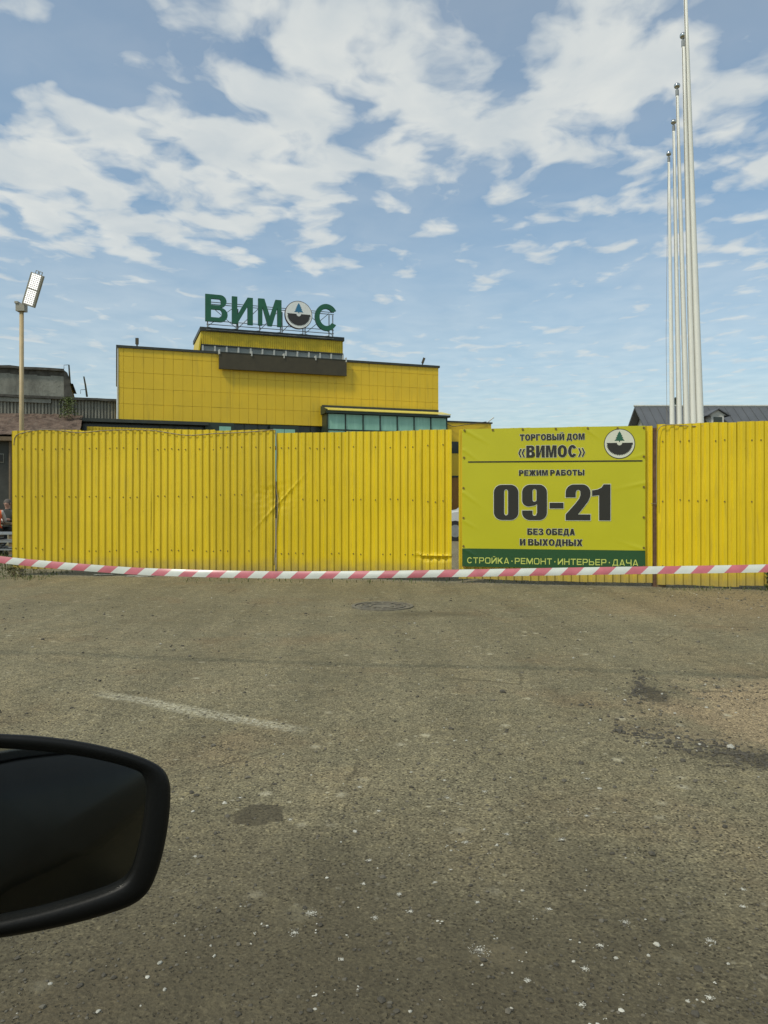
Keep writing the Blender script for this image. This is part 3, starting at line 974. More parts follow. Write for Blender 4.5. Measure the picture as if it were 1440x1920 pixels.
ban = thing('banner', ((GA + GU * (BW0 + BW1) / 2).x, (GA + GU * (BW0 + BW1) / 2).y - 0.03, BZ0), 'large yellow banner with opening hours 09-21 screwed to the gate', 'banner')
m = MB()
NSX, NSZ = 150, 120
ZG = bz(1040, 1030.5)
for j in range(NSZ + 1):
    for i in range(NSX + 1):
        s = BW0 + (BW1 - BW0) * i / NSX; z = BZ0 + (BZ1 - BZ0) * j / NSZ
        m.v.append(on_banner(s, z))
for j in range(NSZ):
    for i in range(NSX):
        b = j * (NSX + 1) + i
        m.f.append((b, b + 1, b + NSX + 2, b + NSX + 1)); m.mi.append(0)
m.build('vinyl_sheet', M['banner'], ban, True)
m = MB()
NG = 24
for j in range(NG + 1):
    for i in range(NSX + 1):
        s = BW0 + (BW1 - BW0) * i / NSX; z = BZ0 + 0.002 + (ZG - BZ0) * j / NG
        m.v.append(on_banner(s, z, 0.002))
for j in range(NG):
    for i in range(NSX):
        b = j * (NSX + 1) + i
        m.f.append((b, b + 1, b + NSX + 2, b + NSX + 1)); m.mi.append(0)
m.build('green_strip', M['banner_green'], ban, True)


def refine(v, f, seg=0.05):
    bm = bmesh.new()
    vs_ = [bm.verts.new(p) for p in v]
    for q in f:
        try: bm.faces.new([vs_[i] for i in q])
        except ValueError: pass
    for _ in range(4):
        e = [x for x in bm.edges if x.calc_length() > seg]
        if not e: break
        bmesh.ops.subdivide_edges(bm, edges=e, cuts=1, use_grid_fill=False)
        bmesh.ops.triangulate(bm, faces=[q for q in bm.faces if len(q.verts) > 4])
    bm.verts.index_update()
    V = [tuple(p.co) for p in bm.verts]; Fc = [tuple(p.index for p in q.verts) for q in bm.faces]
    bm.free()
    return V, Fc


def print_on_banner(name, v, f, mat, lift, label=None):
    """v holds (s, z, _) in metres on the banner"""
    V, Fc = refine(v, f)
    mb = MB(); mb.v = [on_banner(p[0], p[1], lift) for p in V]; mb.f = Fc; mb.mi = [0] * len(Fc)
    o = mb.build(name, mat, ban)
    if label: o['label'] = label
    return o


def write(body, x0, x1, y0, y1, mat, W=.78, t=.27, u=.22, gap=.09, space=.36, halo=0.0, lift=0.004, rx=.5, ry=.42):
    """one line of print, y0..y1 the height of its capitals; every word is a part of its own"""
    s0, s1 = leaf_s(x0), leaf_s(x1)
    xm = (x0 + x1) / 2
    z0, z1 = bz(xm, y1), bz(xm, y0)
    pen, sets = 0.0, []
    for wd in body.split(' '):
        isl, wid = word_outlines(wd, W, t, u, gap, rx, ry)
        sets.append((pen, isl)); pen += wid + space
    k = (s1 - s0) / (pen - space); kz = z1 - z0
    for dx, isl in sets:
        pl_ = lambda L: [(s0 + (p[0] + dx) * k, z0 + p[1] * kz) for p in L]
        isl = [(pl_(o), [pl_(h) for h in hs]) for o, hs in isl]
        v, f = fill_islands(isl)
        print_on_banner('lettering', v, f, mat, lift + 0.002)
        if halo:
            for o, hs in isl:      # one white edge for each letter
                v, f = fill_islands([(inflate(o, halo), [inflate(h, -halo * .7) for h in hs])])
                print_on_banner('letter_outline', v, f, M['print_white'], lift)


write('ТОРГОВЫЙ ДОМ', 974.6, 1096, 813.5, 825.2, M['print_dark'], halo=.0035)
write('«ВИМОС»', 971.7, 1097, 835, 857.5, M['print_dark'], W=.74, halo=.005)
write('РЕЖИМ РАБОТЫ', 973, 1095.6, 881, 891.6, M['print_dark'], halo=.0035)
write('БЕЗ ОБЕДА', 988.6, 1078, 991, 1003, M['print_dark'], halo=.0035)
write('И ВЫХОДНЫХ', 974.6, 1092, 1010.8, 1023, M['print_dark'], halo=.0035)
write('СТРОЙКА ▪ РЕМОНТ ▪ ИНТЕРЬЕР ▪ ДАЧА', 876, 1196.5, 1047, 1058.5, M['print_lime'], W=1.0, t=.17, u=.16, gap=.20, space=.45, rx=.30, ry=.30)


def arc(cx, cy, rx, ry, a0, a1, n=10):
    return [(cx + rx * math.cos(R(a0 + (a1 - a0) * i / n)), cy + ry * math.sin(R(a0 + (a1 - a0) * i / n))) for i in range(n + 1)]


# heavy condensed digits, drawn in a unit-high box
def dig0(w=0.68):
    o = arc(w - .22, .78, .22, .22, 0, 90) + arc(.22, .78, .22, .22, 90, 180) + arc(.22, .22, .22, .22, 180, 270) + arc(w - .22, .22, .22, .22, 270, 360)
    h = arc(w / 2, .80, .055, .07, 0, 180, 8) + arc(w / 2, .20, .055, .07, 180, 360, 8)
    return o, [h]


def dig9(w=0.68):
    o = arc(w - .22, .78, .22, .22, 0, 90) + arc(.22, .78, .22, .22, 90, 180) + arc(.20, .55, .20, .17, 180, 262) + [(.335, .41), (.41, .45), (.41, .20)] \
        + arc(w / 2, .17, .055, .05, 360, 180, 6)[0:] + [(.285, .27), (0, .27), (0, .20)] + arc(.22, .20, .22, .20, 180, 270) + arc(w - .22, .22, .22, .22, 270, 360)
    o = [p for i, p in enumerate(o) if i == 0 or (abs(p[0] - o[i - 1][0]) + abs(p[1] - o[i - 1][1])) > 1e-5]
    h = arc(w / 2, .82, .055, .06, 0, 180, 8) + arc(w / 2, .57, .055, .05, 180, 360, 8)
    return o, [h]


def dig2(w=0.66):
    o = [(0, 0), (w, 0), (w, .165), (.33, .165), (.50, .39), (.60, .53), (.65, .65), (.66, .74)] + arc(w - .22, .77, .22, .23, 0, 90) + arc(.22, .77, .22, .23, 90, 180) + [(0, .64), (.27, .64), (.27, .78)] \
        + arc(.335, .79, .06, .06, 170, 10, 6) + [(.395, .70), (.36, .60), (.25, .45), (0, .16)]
    return o, []


def dig1(w=0.52):
    return [(w, 0), (w, 1), (.33, 1), (.27, .91), (.15, .855), (0, .835), (0, .68), (.20, .70), (.20, 0)], []


def dash(w=0.40):
    return [(0, .33), (w, .33), (w, .49), (0, .49)], []


def glyph_run(items, x0, x1, y0, y1):
    tot = sum(w for _, w in items)
    xc = (x0 + x1) / 2
    s0, s1 = leaf_s(x0), leaf_s(x1); z0, z1 = bz(xc, y1), bz(xc, y0)
    hz = z1 - z0
    return s0, s1, z0, hz


# each digit where it stands on the sheet
for fn, xa, xb, body in ((dig0, 926, 972, '0'), (dig9, 979, 1025.5, '9'), (dash, 1030.5, 1056.5, '-'), (dig2, 1060.5, 1107, '2'), (dig1, 1110, 1144.5, '1')):
    o, hs = fn()
    wmax = max(p[0] for p in o)
    s0, s1 = leaf_s(xa), leaf_s(xb); z0, z1 = bz(1035, 975.3), bz(1035, 908.6)

    def place(pts, grow=0.0):
        cx_, cz_ = (s0 + s1) / 2, (z0 + z1) / 2
        return [(s0 + p[0] / wmax * (s1 - s0), z0 + p[1] * (z1 - z0)) for p in pts]

    po = place(o); ph = [place(h_) for h_ in hs]
    v, f = outline_fill(po, ph)
    print_on_banner('digit', v, f, M['print_dark'], 0.007)
    v, f = outline_fill(inflate(po, 0.008), [inflate(h_, -0.008) for h_ in ph])
    print_on_banner('digit_outline', v, f, M['print_white'], 0.0045)

# rule under the heading
s0, s1 = leaf_s(877.5), leaf_s(1204.5)
za = bz(877, 866.2); zb = bz(1204, 864.0)
v = []; f = []
for i in range(41):
    t = i / 40
    s = s0 + (s1 - s0) * t; zz = za + (zb - za) * t
    v += [(s, zz - 0.009, 0), (s, zz + 0.009, 0)]
for i in range(40): f.append((2 * i, 2 * i + 2, 2 * i + 3, 2 * i + 1))
print_on_banner('rule_line', v, f, M['print_dark'], 0.005)


def logo_shapes():
    """round emblem in a unit disc: rim, white face, half saw blade with hub notch, fir tree"""
    disc = arc(0, 0, 1, 1, 0, 360, 48)[:-1]
    inner = arc(0, 0, .955, .955, 0, 360, 48)[:-1]
    saw = [(-.84, .06), (-.17, .06)] + [(x, y) for x, y in arc(0, .06, .17, .17, 180, 360, 10)][1:-1] + [(.17, .06), (.84, .06)]
    teeth = 22
    for i in range(teeth):
        a = -4 - 172 * i / teeth
        b = -4 - 172 * (i + 0.75) / teeth
        saw += [(.86 * math.cos(R(a)), .80 * math.sin(R(a)) - .0), (.77 * math.cos(R(b)), .72 * math.sin(R(b)) - .0)]
    tree = [(-.03, .12), (-.03, .20), (-.33, .20), (-.17, .38), (-.26, .36), (-.12, .53), (-.20, .51), (-.08, .66), (-.12, .65), (0, .84),
            (.12, .65), (.08, .66), (.20, .51), (.12, .53), (.26, .36), (.17, .38), (.33, .20), (.03, .20), (.03, .12)]
    return disc, inner, saw, tree


disc, inner, saw, tree = logo_shapes()
lc_s, lc_z = leaf_s(1161.5), bz(1161.5, 832)
lr = 28.0 * 10.8 / F
pl = lambda pts: [(lc_s + p[0] * lr, lc_z + p[1] * lr) for p in pts]
for nm, sh, mt, lf in (('emblem_rim', disc, 'print_dark', .004), ('emblem_face', inner, 'print_white', .006), ('saw_blade', saw, 'print_dark', .008), ('fir_tree', tree, 'print_tree', .008)):
    v, f = outline_fill(pl(sh), [])
    print_on_banner(nm, v, f, M[mt], lf)
m = MB()
for px, py in ((871, 807), (924, 806), (980, 805), (1042, 804), (1102, 803), (1158, 803), (1207, 802), (870, 858), (869, 915), (869, 971), (869, 1024), (1207, 856), (1207, 913), (1207, 970), (1207, 1027), (870, 1063), (1207, 1062)):
    s = leaf_s(px); z = bz(px, py)
    a = Vector(on_banner(s, z, 0.004)); m.tube([a, a + GN * 0.008], 0.016, 8)
tag(m.build('eyelet_screws', M['screw'], ban), kind='stuff')

# ------------------------------------------------------------------ yellow trade building
BX, BY = at(220, 700, 50.0).x, 50.0
BR_ = at(822, 700, 57.7)
bu = Vector((BR_.x - BX, BR_.y - BY, 0)); BLEN = bu.length; bu /= BLEN
bn = Vector((bu.y, -bu.x, 0))
BROT = math.atan2(bu.y, bu.x)


def bp(s, o, z):
    return Vector((BX + bu.x * s + bn.x * o, BY + bu.y * s + bn.y * o, z))


def bs(px, o=0.0):
    k = (px - CX) / F
    x0, y0 = BX + bn.x * o, BY + bn.y * o
    return (k * y0 - x0) / (bu.x - k * bu.y)


def bzz(px, py, o=0.0):
    return H + (HY - py) / F * bp(bs(px, o), o, 0).y


def bbox(m, s0, s1, o0, o1, z0, z1, mi=0):
    m.hexa([bp(s0, o1, z0), bp(s1, o1, z0), bp(s1, o0, z0), bp(s0, o0, z0), bp(s0, o1, z1), bp(s1, o1, z1), bp(s1, o0, z1), bp(s0, o0, z1)], mi)


ZR = [bzz(220, y) for y in (651.5, 667, 697, 726.8, 756.3, 786)]
ZTOP, ZBOT = bzz(220, 647), ZR[-1]
bld = thing('trade_building', bp(BLEN / 2, 0, 0), 'big yellow panelled trade building with green rooftop lettering', 'building')
m = MB(); bbox(m, 0.02, BLEN - 0.02, -18, -0.05, ZBOT, ZTOP - 0.15); wall = m.build('upper_wall', M['facade_sub'], bld)


def panel_mesh(w, h):
    g_, t, b = 0.002, 0.026, 0.006
    me_ = bpy.data.meshes.new('facade_panel')
    x0, x1, z0, z1 = g_, w - g_, g_, h - g_
    v = [(x0, 0, z0), (x1, 0, z0), (x1, 0, z1), (x0, 0, z1), (x0 + b, -t, z0 + b), (x1 - b, -t, z0 + b), (x1 - b, -t, z1 - b), (x0 + b, -t, z1 - b)]
    me_.from_pydata(v, [], [(4, 5, 6, 7), (0, 1, 5, 4), (1, 2, 6, 5), (2, 3, 7, 6), (3, 0, 4, 7)])
    me_.materials.append(M['panel'])
    return me_


s_list = [0.0, bs(231.7)]
PW = 0.635
while s_list[-1] + PW < BLEN - 0.2: s_list.append(s_list[-1] + PW)
s_list.append(BLEN)
cache = {}
rnd = random.Random(5)
base = thing_loc(wall)
for i in range(len(s_list) - 1):
    for j in range(5):
        z1, z0 = ZR[j], ZR[j + 1]
        key = (round(s_list[i + 1] - s_list[i], 3), round(z1 - z0, 3))
        if key not in cache: cache[key] = panel_mesh(*key)
        o = bpy.data.objects.new('facade_panel', cache[key])
        C.objects.link(o)
        o.parent = wall
        o.location = bp(s_list[i], -0.02, z0) - base
        o.rotation_euler = (R(rnd.uniform(-.5, .5)), 0, BROT + R(rnd.uniform(-.4, .4)))
m = MB(); bbox(m, -0.08, BLEN + 0.08, -18.1, 0.10, ZTOP - 0.16, ZTOP); m.build('parapet_cap', M['flash'], bld)
m = MB(); bbox(m, -0.01, 0.06, -0.03, 0.045, ZBOT, ZTOP - 0.17); m.build('corner_trim', M['white_trim'], bld)
# side walls
m = MB(); bbox(m, 0.0, 0.02, -18, -0.05, ZBOT, ZTOP - 0.17); bbox(m, BLEN - 0.02, BLEN, -18, -0.05, ZBOT, ZTOP - 0.17); m.build('side_wall', M['panel'], bld)

# lower storey: dark glazed band under the overhanging panels, yellow sheet below it
m = MB(); bbox(m, bs(154), BLEN, -17, -0.35, 0, ZBOT - 0.02); low = m.build('lower_wall', M['dark_glass'], bld)
s = bs(300)
while s < bs(600):
    m = MB(); bbox(m, s - 0.03, s + 0.03, -0.35, -0.30, 4.4, ZBOT - 0.04); m.build('mullion', M['darkgreen'], low); s += 0.95
m = MB(); bbox(m, bs(154), bs(390), -0.9, 0.45, bzz(220, 793), bzz(220, 786.8)); m.build('awning', M['flash'], bld)
m = MB()
k = 0; sa, sb = bs(163, 0.5), bs(400, 0.5)
zt = bzz(200, 800.5, 0.5)
while sa + k * 0.2 < sb:
    s = sa + k * 0.2
    bbox(m, s, s + 0.11, 0.44, 0.50, 0, zt); bbox(m, s + 0.11, s + 0.2, 0.40, 0.46, 0, zt - 0.004); k += 1
m.build('lower_sheet_wall', M['tower_sheet'], bld)
for xa, xb, ya, glass in ((385, 439, 791.5, ((411, 433),)), (507, 560, 797, ((512, 532.5), (533.5, 553)))):
    m = MB(); bbox(m, bs(xa, .2), bs(xb, .2), -0.35, 0.20, 2.2, bzz(xa, ya, .2)); w = m.build('window', M['darkgreen'], bld)
    for ga, gb in glass:
        m = MB(); bbox(m, bs(ga, .2), bs(gb, .2), 0.20, 0.215, 2.6, bzz(xa, ya + 7, .2)); m.build('pane', M['bay_glass'], w)

# glazed bay with its sloping yellow roof
OB = 1.35
b0, b1 = bs(613, OB), bs(840, OB)
zg1 = bzz(640, 772.7, OB)
m = MB(); bbox(m, b0, b1, -0.3, OB - 0.10, 0, zg1); bay = m.build('window_bay', M['darkgreen'], bld)
edges = [614.5, 648, 681, 713, 745, 776.6, 808, 838]
zs = [0.5, 2.6, bzz(640, 805, OB) - 0.04, zg1 - 0.10]
ss = [bs(e, OB) for e in edges]
for i in range(7):
    for j in range(3):
        m = MB(); bbox(m, ss[i] + 0.05, ss[i + 1] - 0.05, OB - 0.10, OB - 0.03, zs[j] + 0.05, zs[j + 1] - 0.05); m.build('pane', M['bay_glass'], bay)
for i in range(8):
    m = MB(); bbox(m, ss[i] - 0.032, ss[i] + 0.032, OB - 0.09, OB + 0.03, 0, zg1 - 0.05); m.build('mullion', M['darkgreen'], bay)
for j in range(3):
    m = MB(); bbox(m, b0, b1, OB - 0.09, OB + 0.015, zs[j] - 0.045, zs[j] + 0.045); m.build('transom', M['darkgreen'], bay)
m = MB(); bbox(m, b0 - 0.12, b1 + 0.10, OB - 0.15, OB + 0.22, zg1 - 0.10, zg1 + 0.06); m.build('fascia', M['darkgreen'], bay)
rz0, rz1 = zg1 + 0.08, bzz(606, 763.2, 0.1)
m = MB()
m.hexa([bp(b0 - .1, OB + .26, rz0), bp(b1 + .12, OB + .26, rz0), bp(b1 + .12, 0.06, rz1 - .05), bp(b0 - .1, 0.06, rz1 - .05),
        bp(b0 - .1, OB + .26, rz0 + .05), bp(b1 + .12, OB + .26, rz0 + .05), bp(b1 + .12, 0.06, rz1), bp(b0 - .1, 0.06, rz1)])
m.build('bay_roof', M['bay_roof'], bay)
m = MB(); bbox(m, bs(604, .12), bs(822, .12), 0.03, 0.16, rz1 - 0.02, rz1 + 0.14); m.build('roof_flashing', M['flash'], bay)
m = MB()
m.hexa([bp(b0 - .12, OB + .20, zg1 - .1), bp(b0 - .02, OB + .20, zg1 - .1), bp(b0 - .02, 0.05, zg1 - .1), bp(b0 - .12, 0.05, zg1 - .1),
        bp(b0 - .12, OB + .28, rz0 + .07), bp(b0 - .02, OB + .28, rz0 + .07), bp(b0 - .02, 0.05, rz1 + .06), bp(b0 - .12, 0.05, rz1 + .06)])
m.build('bay_side', M['darkgreen'], bay)

# lower wing on the right, seen above the gate and through the slot
WZ = bzz(840, 790, 0.0)
m = MB(); bbox(m, BLEN, bs(921, -0.6), -12, -0.6, 0, WZ); wing = m.build('side_wing', M['panel'], bld)
m = MB(); bbox(m, BLEN, bs(922, -0.6) + .05, -12.05, -0.55, WZ, WZ + 0.12); m.build('wing_cap', M['flash'], wing)
for (ya, yb) in ((828, 850),):
    m = MB(); bbox(m, bs(835, -.6), bs(895, -.6), -0.6, -0.56, bzz(850, yb, -.6), bzz(850, ya, -.6)); m.build('window', M['dark_glass'], wing)
m = MB(); bbox(m, bs(842, -.6), bs(880, -.6), -0.6, -0.55, 0, bzz(850, 896, -.6)); m.build('doorway', simple('brown_shutter', (0.30, 0.14, 0.02), 0.6), wing)
m = MB(); bbox(m, bs(835, -.6), bs(895, -.6), -0.6, -0.50, bzz(850, 896, -.6) + .03, bzz(850, 892, -.6)); m.build('lintel', M['flash'], wing)
m = MB(); pts = [bp(BLEN + .4, -.5, WZ + .05), bp(BLEN + 1.4, -.4, WZ - .35), bp(BLEN + 2.3, -.4, WZ - .2), bp(bs(912, -.5), -.5, WZ + .15)]; m.tube(pts, 0.025, 5); m.build('wire', M['cable_dark'], wing)
m = MB(); q = bp(bs(914, -.6), -.6, WZ + .1); m.tube([q, q + Vector((.15, 0, .12)), q + Vector((.5, 0, .40))], 0.05, 6); m.build('vent_pipe', M['white_trim'], wing)

# rooftop tower with window strip
OT = -2.2
t0, t1 = bs(378, OT), bs(643, OT)
tz = lambda px, py: H + (HY - py) / F * bp(bs(px, OT), OT, 0).y
ZT1, ZTB, ZW = tz(378, 620.5), tz(380, 645), ZTOP - 0.6
tw = MB(); bbox(tw, t0 + .15, t1 - .15, OT - 5, OT - 0.12, ZW, ZT1 - .05); tower = tw.build('roof_tower', M['tower_sheet'], bld)
m = MB()
s = t0; k = 0
while s < t1 - 0.05:
    e = min(s + 0.16, t1)
    bbox(m, s, s + (e - s) * .55, OT - 0.10, OT + 0.02, ZTB, ZT1); bbox(m, s + (e - s) * .55, e, OT - 0.10, OT - 0.02, ZTB + .003, ZT1 - .003); s = e
m.build('sheet_band', M['tower_sheet'], tower)
m = MB(); bbox(m, t0 - .12, t1 + .08, OT - 5.1, OT + 0.12, ZT1, ZT1 + 0.28); m.build('roof_trim', M['flash'], tower)
m = MB(); bbox(m, t0 - .02, t1 + .02, OT - .1, OT + 0.05, ZTB - 0.08, ZTB); m.build('sill_trim', M['flash'], tower)
wl_ = [bs(e, OT) for e in (380, 403, 425, 447, 470, 492, 514, 536, 557.5, 579, 600, 621, 643)]
for i in range(12):
    m = MB(); bbox(m, wl_[i] + .06, wl_[i + 1] - .06, OT - 0.14, OT - 0.06, ZW, ZTB - .09); m.build('pane', M['tower_glass'], tower)
for i in range(13):
    m = MB(); bbox(m, wl_[i] - .06, wl_[i] + .06, OT - 0.13, OT + 0.04, ZW, ZTB - .085); m.build('mullion', M['white_trim'], tower)
m = MB()
m.hexa([bp(t0 - .35, OT - 5, ZW), bp(t0 - .25, OT - 5, ZW), bp(t0 - .25, OT + .02, ZW), bp(t0 - .35, OT + .02, ZW), bp(t0 - .05, OT - 5, ZT1 - .02), bp(t0 + .05, OT - 5, ZT1 - .02), bp(t0 + .05, OT + .02, ZT1 - .02), bp(t0 - .05, OT + .02, ZT1 - .02)])
m.build('flank_sheet', M['tower_sheet'], tower)

# dark unlit signboard hung from the parapet
OS = 0.38
sb_ = thing('signboard', bp(bs(530, OS), OS, bzz(411, 691, OS)), 'long dark unlit signboard on the facade under the rooftop lettering', 'signboard')
m = MB(); bbox(m, bs(411, OS), bs(650, OS), 0.12, OS, bzz(411, 691, OS), bzz(411, 660.5, OS)); m.build('board', M['board'], sb_)
m = MB(); bbox(m, bs(411, OS) - .01, bs(650, OS) + .01, 0.11, OS + .02, bzz(411, 660.5, OS) + .003, bzz(411, 659.3, OS)); m.build('top_edge', M['flash'], sb_)
for px in (411.5, 472, 532.5, 592, 649):
    s = bs(px, OS); m = MB(); bbox(m, s - .04, s + .04, 0.10, OS + .06, bzz(411, 664, OS), bzz(411, 655, OS)); m.build('bracket', M['white_trim'], sb_)

# rooftop letters
OL = OT + 0.3
sz = lambda px, py: H + (HY - py) / F * bp(bs(px, OL), OL, 0).y
rs_ = thing('rooftop_sign', bp(bs(508, OL), OL, ZT1 + .28), 'green rooftop lettering with round fir tree and saw emblem on a grey frame', 'sign')


def solid_letter(name, v, f, s0, s1, z0, z1, parent):
    mb = MB()
    nv = len(v)
    fl_ = [(s0 + p[0] * (s1 - s0), z0 + p[1] * (z1 - z0)) for p in v]
    for o_ in (OL + 0.20, OL):
        mb.v += [tuple(bp(a, o_, b)) for a, b in fl_]
    cnt = {}
    for q in f:
        mb.f.append(tuple(q)); mb.mi.append(0)
        mb.f.append(tuple(i + nv for i in reversed(q))); mb.mi.append(1)
        for a, b in zip(q, q[1:] + q[:1]):
            if (b, a) in cnt: cnt.pop((b, a))
            else: cnt[(a, b)] = 1
    for a, b in cnt:
        mb.f.append((a, a + nv, b + nv, b)); mb.mi.append(1)
    return mb.build(name, [M['sign_green'], M['sign_side']], parent)


def weld(v, f):
    bm = bmesh.new()
    vs_ = [bm.verts.new((p[0], p[1], 0)) for p in v]
    for q in f:
        try: bm.faces.new([vs_[i] for i in q])
        except ValueError: pass
    bmesh.ops.remove_doubles(bm, verts=bm.verts, dist=1e-5)
    bm.verts.index_update()
    V = [tuple(p.co) for p in bm.verts]; Fc = [tuple(p.index for p in q.verts) for q in bm.faces]
    bm.free()
    return V, Fc


for ch, xa, xb, ya, yb in (('В', 385, 427, 553.8, 604.3), ('И', 435, 474.3, 558.3, 609), ('М', 484.3, 528, 562.3, 612.3), ('С', 590.7, 630.4, 571, 621)):
    v, f = fill_islands(word_outlines(ch, {'С': 1.02}.get(ch, .80), .205, .185, 0, .62, .5)[0])
    v, f = weld(v, f)
    q = bounds2(v)
    v = [((p[0] - q[0]) / (q[1] - q[0]), (p[1] - q[2]) / (q[3] - q[2]), 0) for p in v]
    xm = (xa + xb) / 2
    solid_letter('letter', v, f, bs(xa, OL + .2), bs(xb, OL + .2), sz(xm, yb), sz(xm, ya), rs_)
lcs, lcz = bs(560, OL + .2), sz(560, 591.7)
lrr = 26.2 / F * bp(lcs, OL, 0).y


def emblem(name, pts, o0, o1, mat, parent):
    v, f = outline_fill(pts, [])
    v, f = weld(v, f)
    mb = MB(); nv = len(v)
    for o_ in (o1, o0): mb.v += [tuple(bp(lcs + p[0] * lrr, o_, lcz + p[1] * lrr)) for p in v]
    for q in f: mb.f += [tuple(q), tuple(i + nv for i in reversed(q))]; mb.mi += [0, 0]
    N_ = len(pts)
    cnt = {}
    for q in f:
        for a, b in zip(q, q[1:] + q[:1]):
            if (b, a) in cnt: cnt.pop((b, a))
            else: cnt[(a, b)] = 1
    for a, b in cnt: mb.f.append((a, a + nv, b + nv, b)); mb.mi.append(0)
    return mb.build(name, mat, parent)


em = emblem('emblem', disc, OL, OL + .20, M['sign_rim'], rs_)
emblem('emblem_face', inner, OL + .19, OL + .22, M['sign_white'], em)
emblem('saw_blade', saw, OL + .215, OL + .235, M['sign_black'], em)
emblem('fir_tree', tree, OL + .215, OL + .235, M['sign_blue'], em)
# supporting frame
m = MB()
zb0 = ZT1 + .28
pst = [389, 444, 446, 487, 526, 529, 568, 572, 617, 624]
for px in pst:
    s = bs(px, OL - .1); m.tube([bp(s, OL - .12, zb0 - .02), bp(s, OL - .12, sz(px, 575 + (px - 389) * .065))], 0.045, 5)
for ya in (565, 569, 600, 607, 617):
    m.tube([bp(bs(387, OL - .1), OL - .10, sz(387, ya)), bp(bs(626, OL - .1), OL - .10, sz(387, ya))], 0.03, 5)
for a, b in zip(pst[::2], pst[1::2] + [624]): pass
for xa, xb in ((389, 444), (444, 389), (446, 487), (487, 526), (529, 568), (572, 617), (624, 572)):
    m.tube([bp(bs(xa, OL - .1), OL - .14, zb0 + .05), bp(bs(xb, OL - .1), OL - .14, zb0 + 1.7)], 0.025, 5)
    m.tube([bp(bs(xb, OL - .1), OL - .14, zb0 + .02), bp(bs((xa + xb) / 2, OL - .1), OL - .9, zb0 + .02)], 0.025, 5)
m.build('support_frame', M['grey_bar'], rs_)

# roof floodlights
for px, py, lab, tilt in ((257, 643, 'small floodlight on the left end of the yellow roof', 0.0), (793, 681, 'small tilted floodlight on the right end of the yellow roof', 0.35)):
    s = bs(px); z = ZTOP
    o = thing('roof_floodlight', bp(s, -.1, z), lab, 'floodlight', 'floodlights on the yellow roof')
    m = MB(); m.tube([bp(s, -.1, z), bp(s, -.1, z + .22)], 0.05, 6); m.build('stem', M['flash'], o)
    m = MB(); a = bp(s, -.1, z + .15); d = Vector((math.sin(tilt), 0, math.cos(tilt))); e = Vector((math.cos(tilt), 0, -math.sin(tilt)))
    y_ = Vector((0, .08, 0))
    m.hexa([a - e * .09 - y_, a + e * .09 - y_, a + e * .09 + y_, a - e * .09 + y_, a - e * .09 - y_ + d * .42, a + e * .09 - y_ + d * .42, a + e * .09 + y_ + d * .42, a - e * .09 + y_ + d * .42])
    m.build('lamp_head', M['board'], o)

# ------------------------------------------------------------------ old grey building on the left
old = thing('old_building', bp(-6, 0, 0), 'derelict grey concrete building left of the yellow one', 'building')
zo = lambda px, py, o=0.0: bzz(px, py, o)
OO = -0.6
s_r = bs(120, OO)
m = MB()
# upper block with a crumbling top edge
N_ = 26
sL = -24.0
top = []
for i in range(N_ + 1):
    s = sL + (s_r - sL) * i / N_
    top.append((s, zo(0, 690.5, OO) + 0.10 * noise.noise(Vector((s * 1.3, 0, 0)))))
zb = zo(60, 742, OO)
for (sa, za), (sb2, zb2) in zip(top, top[1:]):
    m.hexa([bp(sa, OO, zb), bp(sb2, OO, zb), bp(sb2, OO - 8, zb), bp(sa, OO - 8, zb), bp(sa, OO, za), bp(sb2, OO, zb2), bp(sb2, OO - 8, zb2), bp(sa, OO - 8, za)])
m.build('upper_block', M['concrete'], old)
m = MB()
for (sa, za), (sb2, zb2) in zip(top, top[1:]):
    m.hexa([bp(sa, OO + .22, za), bp(sb2, OO + .22, zb2), bp(sb2, OO - 8, zb2), bp(sa, OO - 8, za), bp(sa, OO + .22, za + .16), bp(sb2, OO + .22, zb2 + .16), bp(sb2, OO - 8, zb2 + .16), bp(sa, OO - 8, za + .16)])
    d = 0.30 + 0.18 * noise.noise(Vector((sa * 3, 2, 0)))
    m.hexa([bp(sa, OO + .0, za - d), bp(sb2, OO + .0, zb2 - d), bp(sb2, OO - .2, zb2 - d), bp(sa, OO - .2, za - d), bp(sa, OO + .06, za - .004), bp(sb2, OO + .06, zb2 - .004), bp(sb2, OO - .2, zb2 - .004), bp(sa, OO - .2, za - .004)])
m.build('roof_slab', M['concrete_dark'], old)
m = MB()
ztp = top[-1][1]
sR2 = bs(137, OO)
m.hexa([bp(s_r, OO + .05, zb), bp(sR2, OO + .05, zb), bp(sR2, OO - 5, zb), bp(s_r, OO - 5, zb), bp(s_r, OO + .05, ztp + .1), bp(sR2 - .35, OO + .05, ztp - .05), bp(sR2 - .35, OO - 5, ztp - .05), bp(s_r, OO - 5, ztp + .1)])
m.hexa([bp(sR2 - .35, OO + .049, zb + .9), bp(sR2, OO + .049, zb + .9), bp(sR2, OO - 5, zb + .9), bp(sR2 - .35, OO - 5, zb + .9), bp(sR2 - .35, OO + .049, ztp - .05), bp(sR2 - .1, OO + .049, ztp - .75), bp(sR2 - .1, OO - 5, ztp - .75), bp(sR2 - .35, OO - 5, ztp - .05)])
m.build('corner_pier', M['concrete_dark'], old)
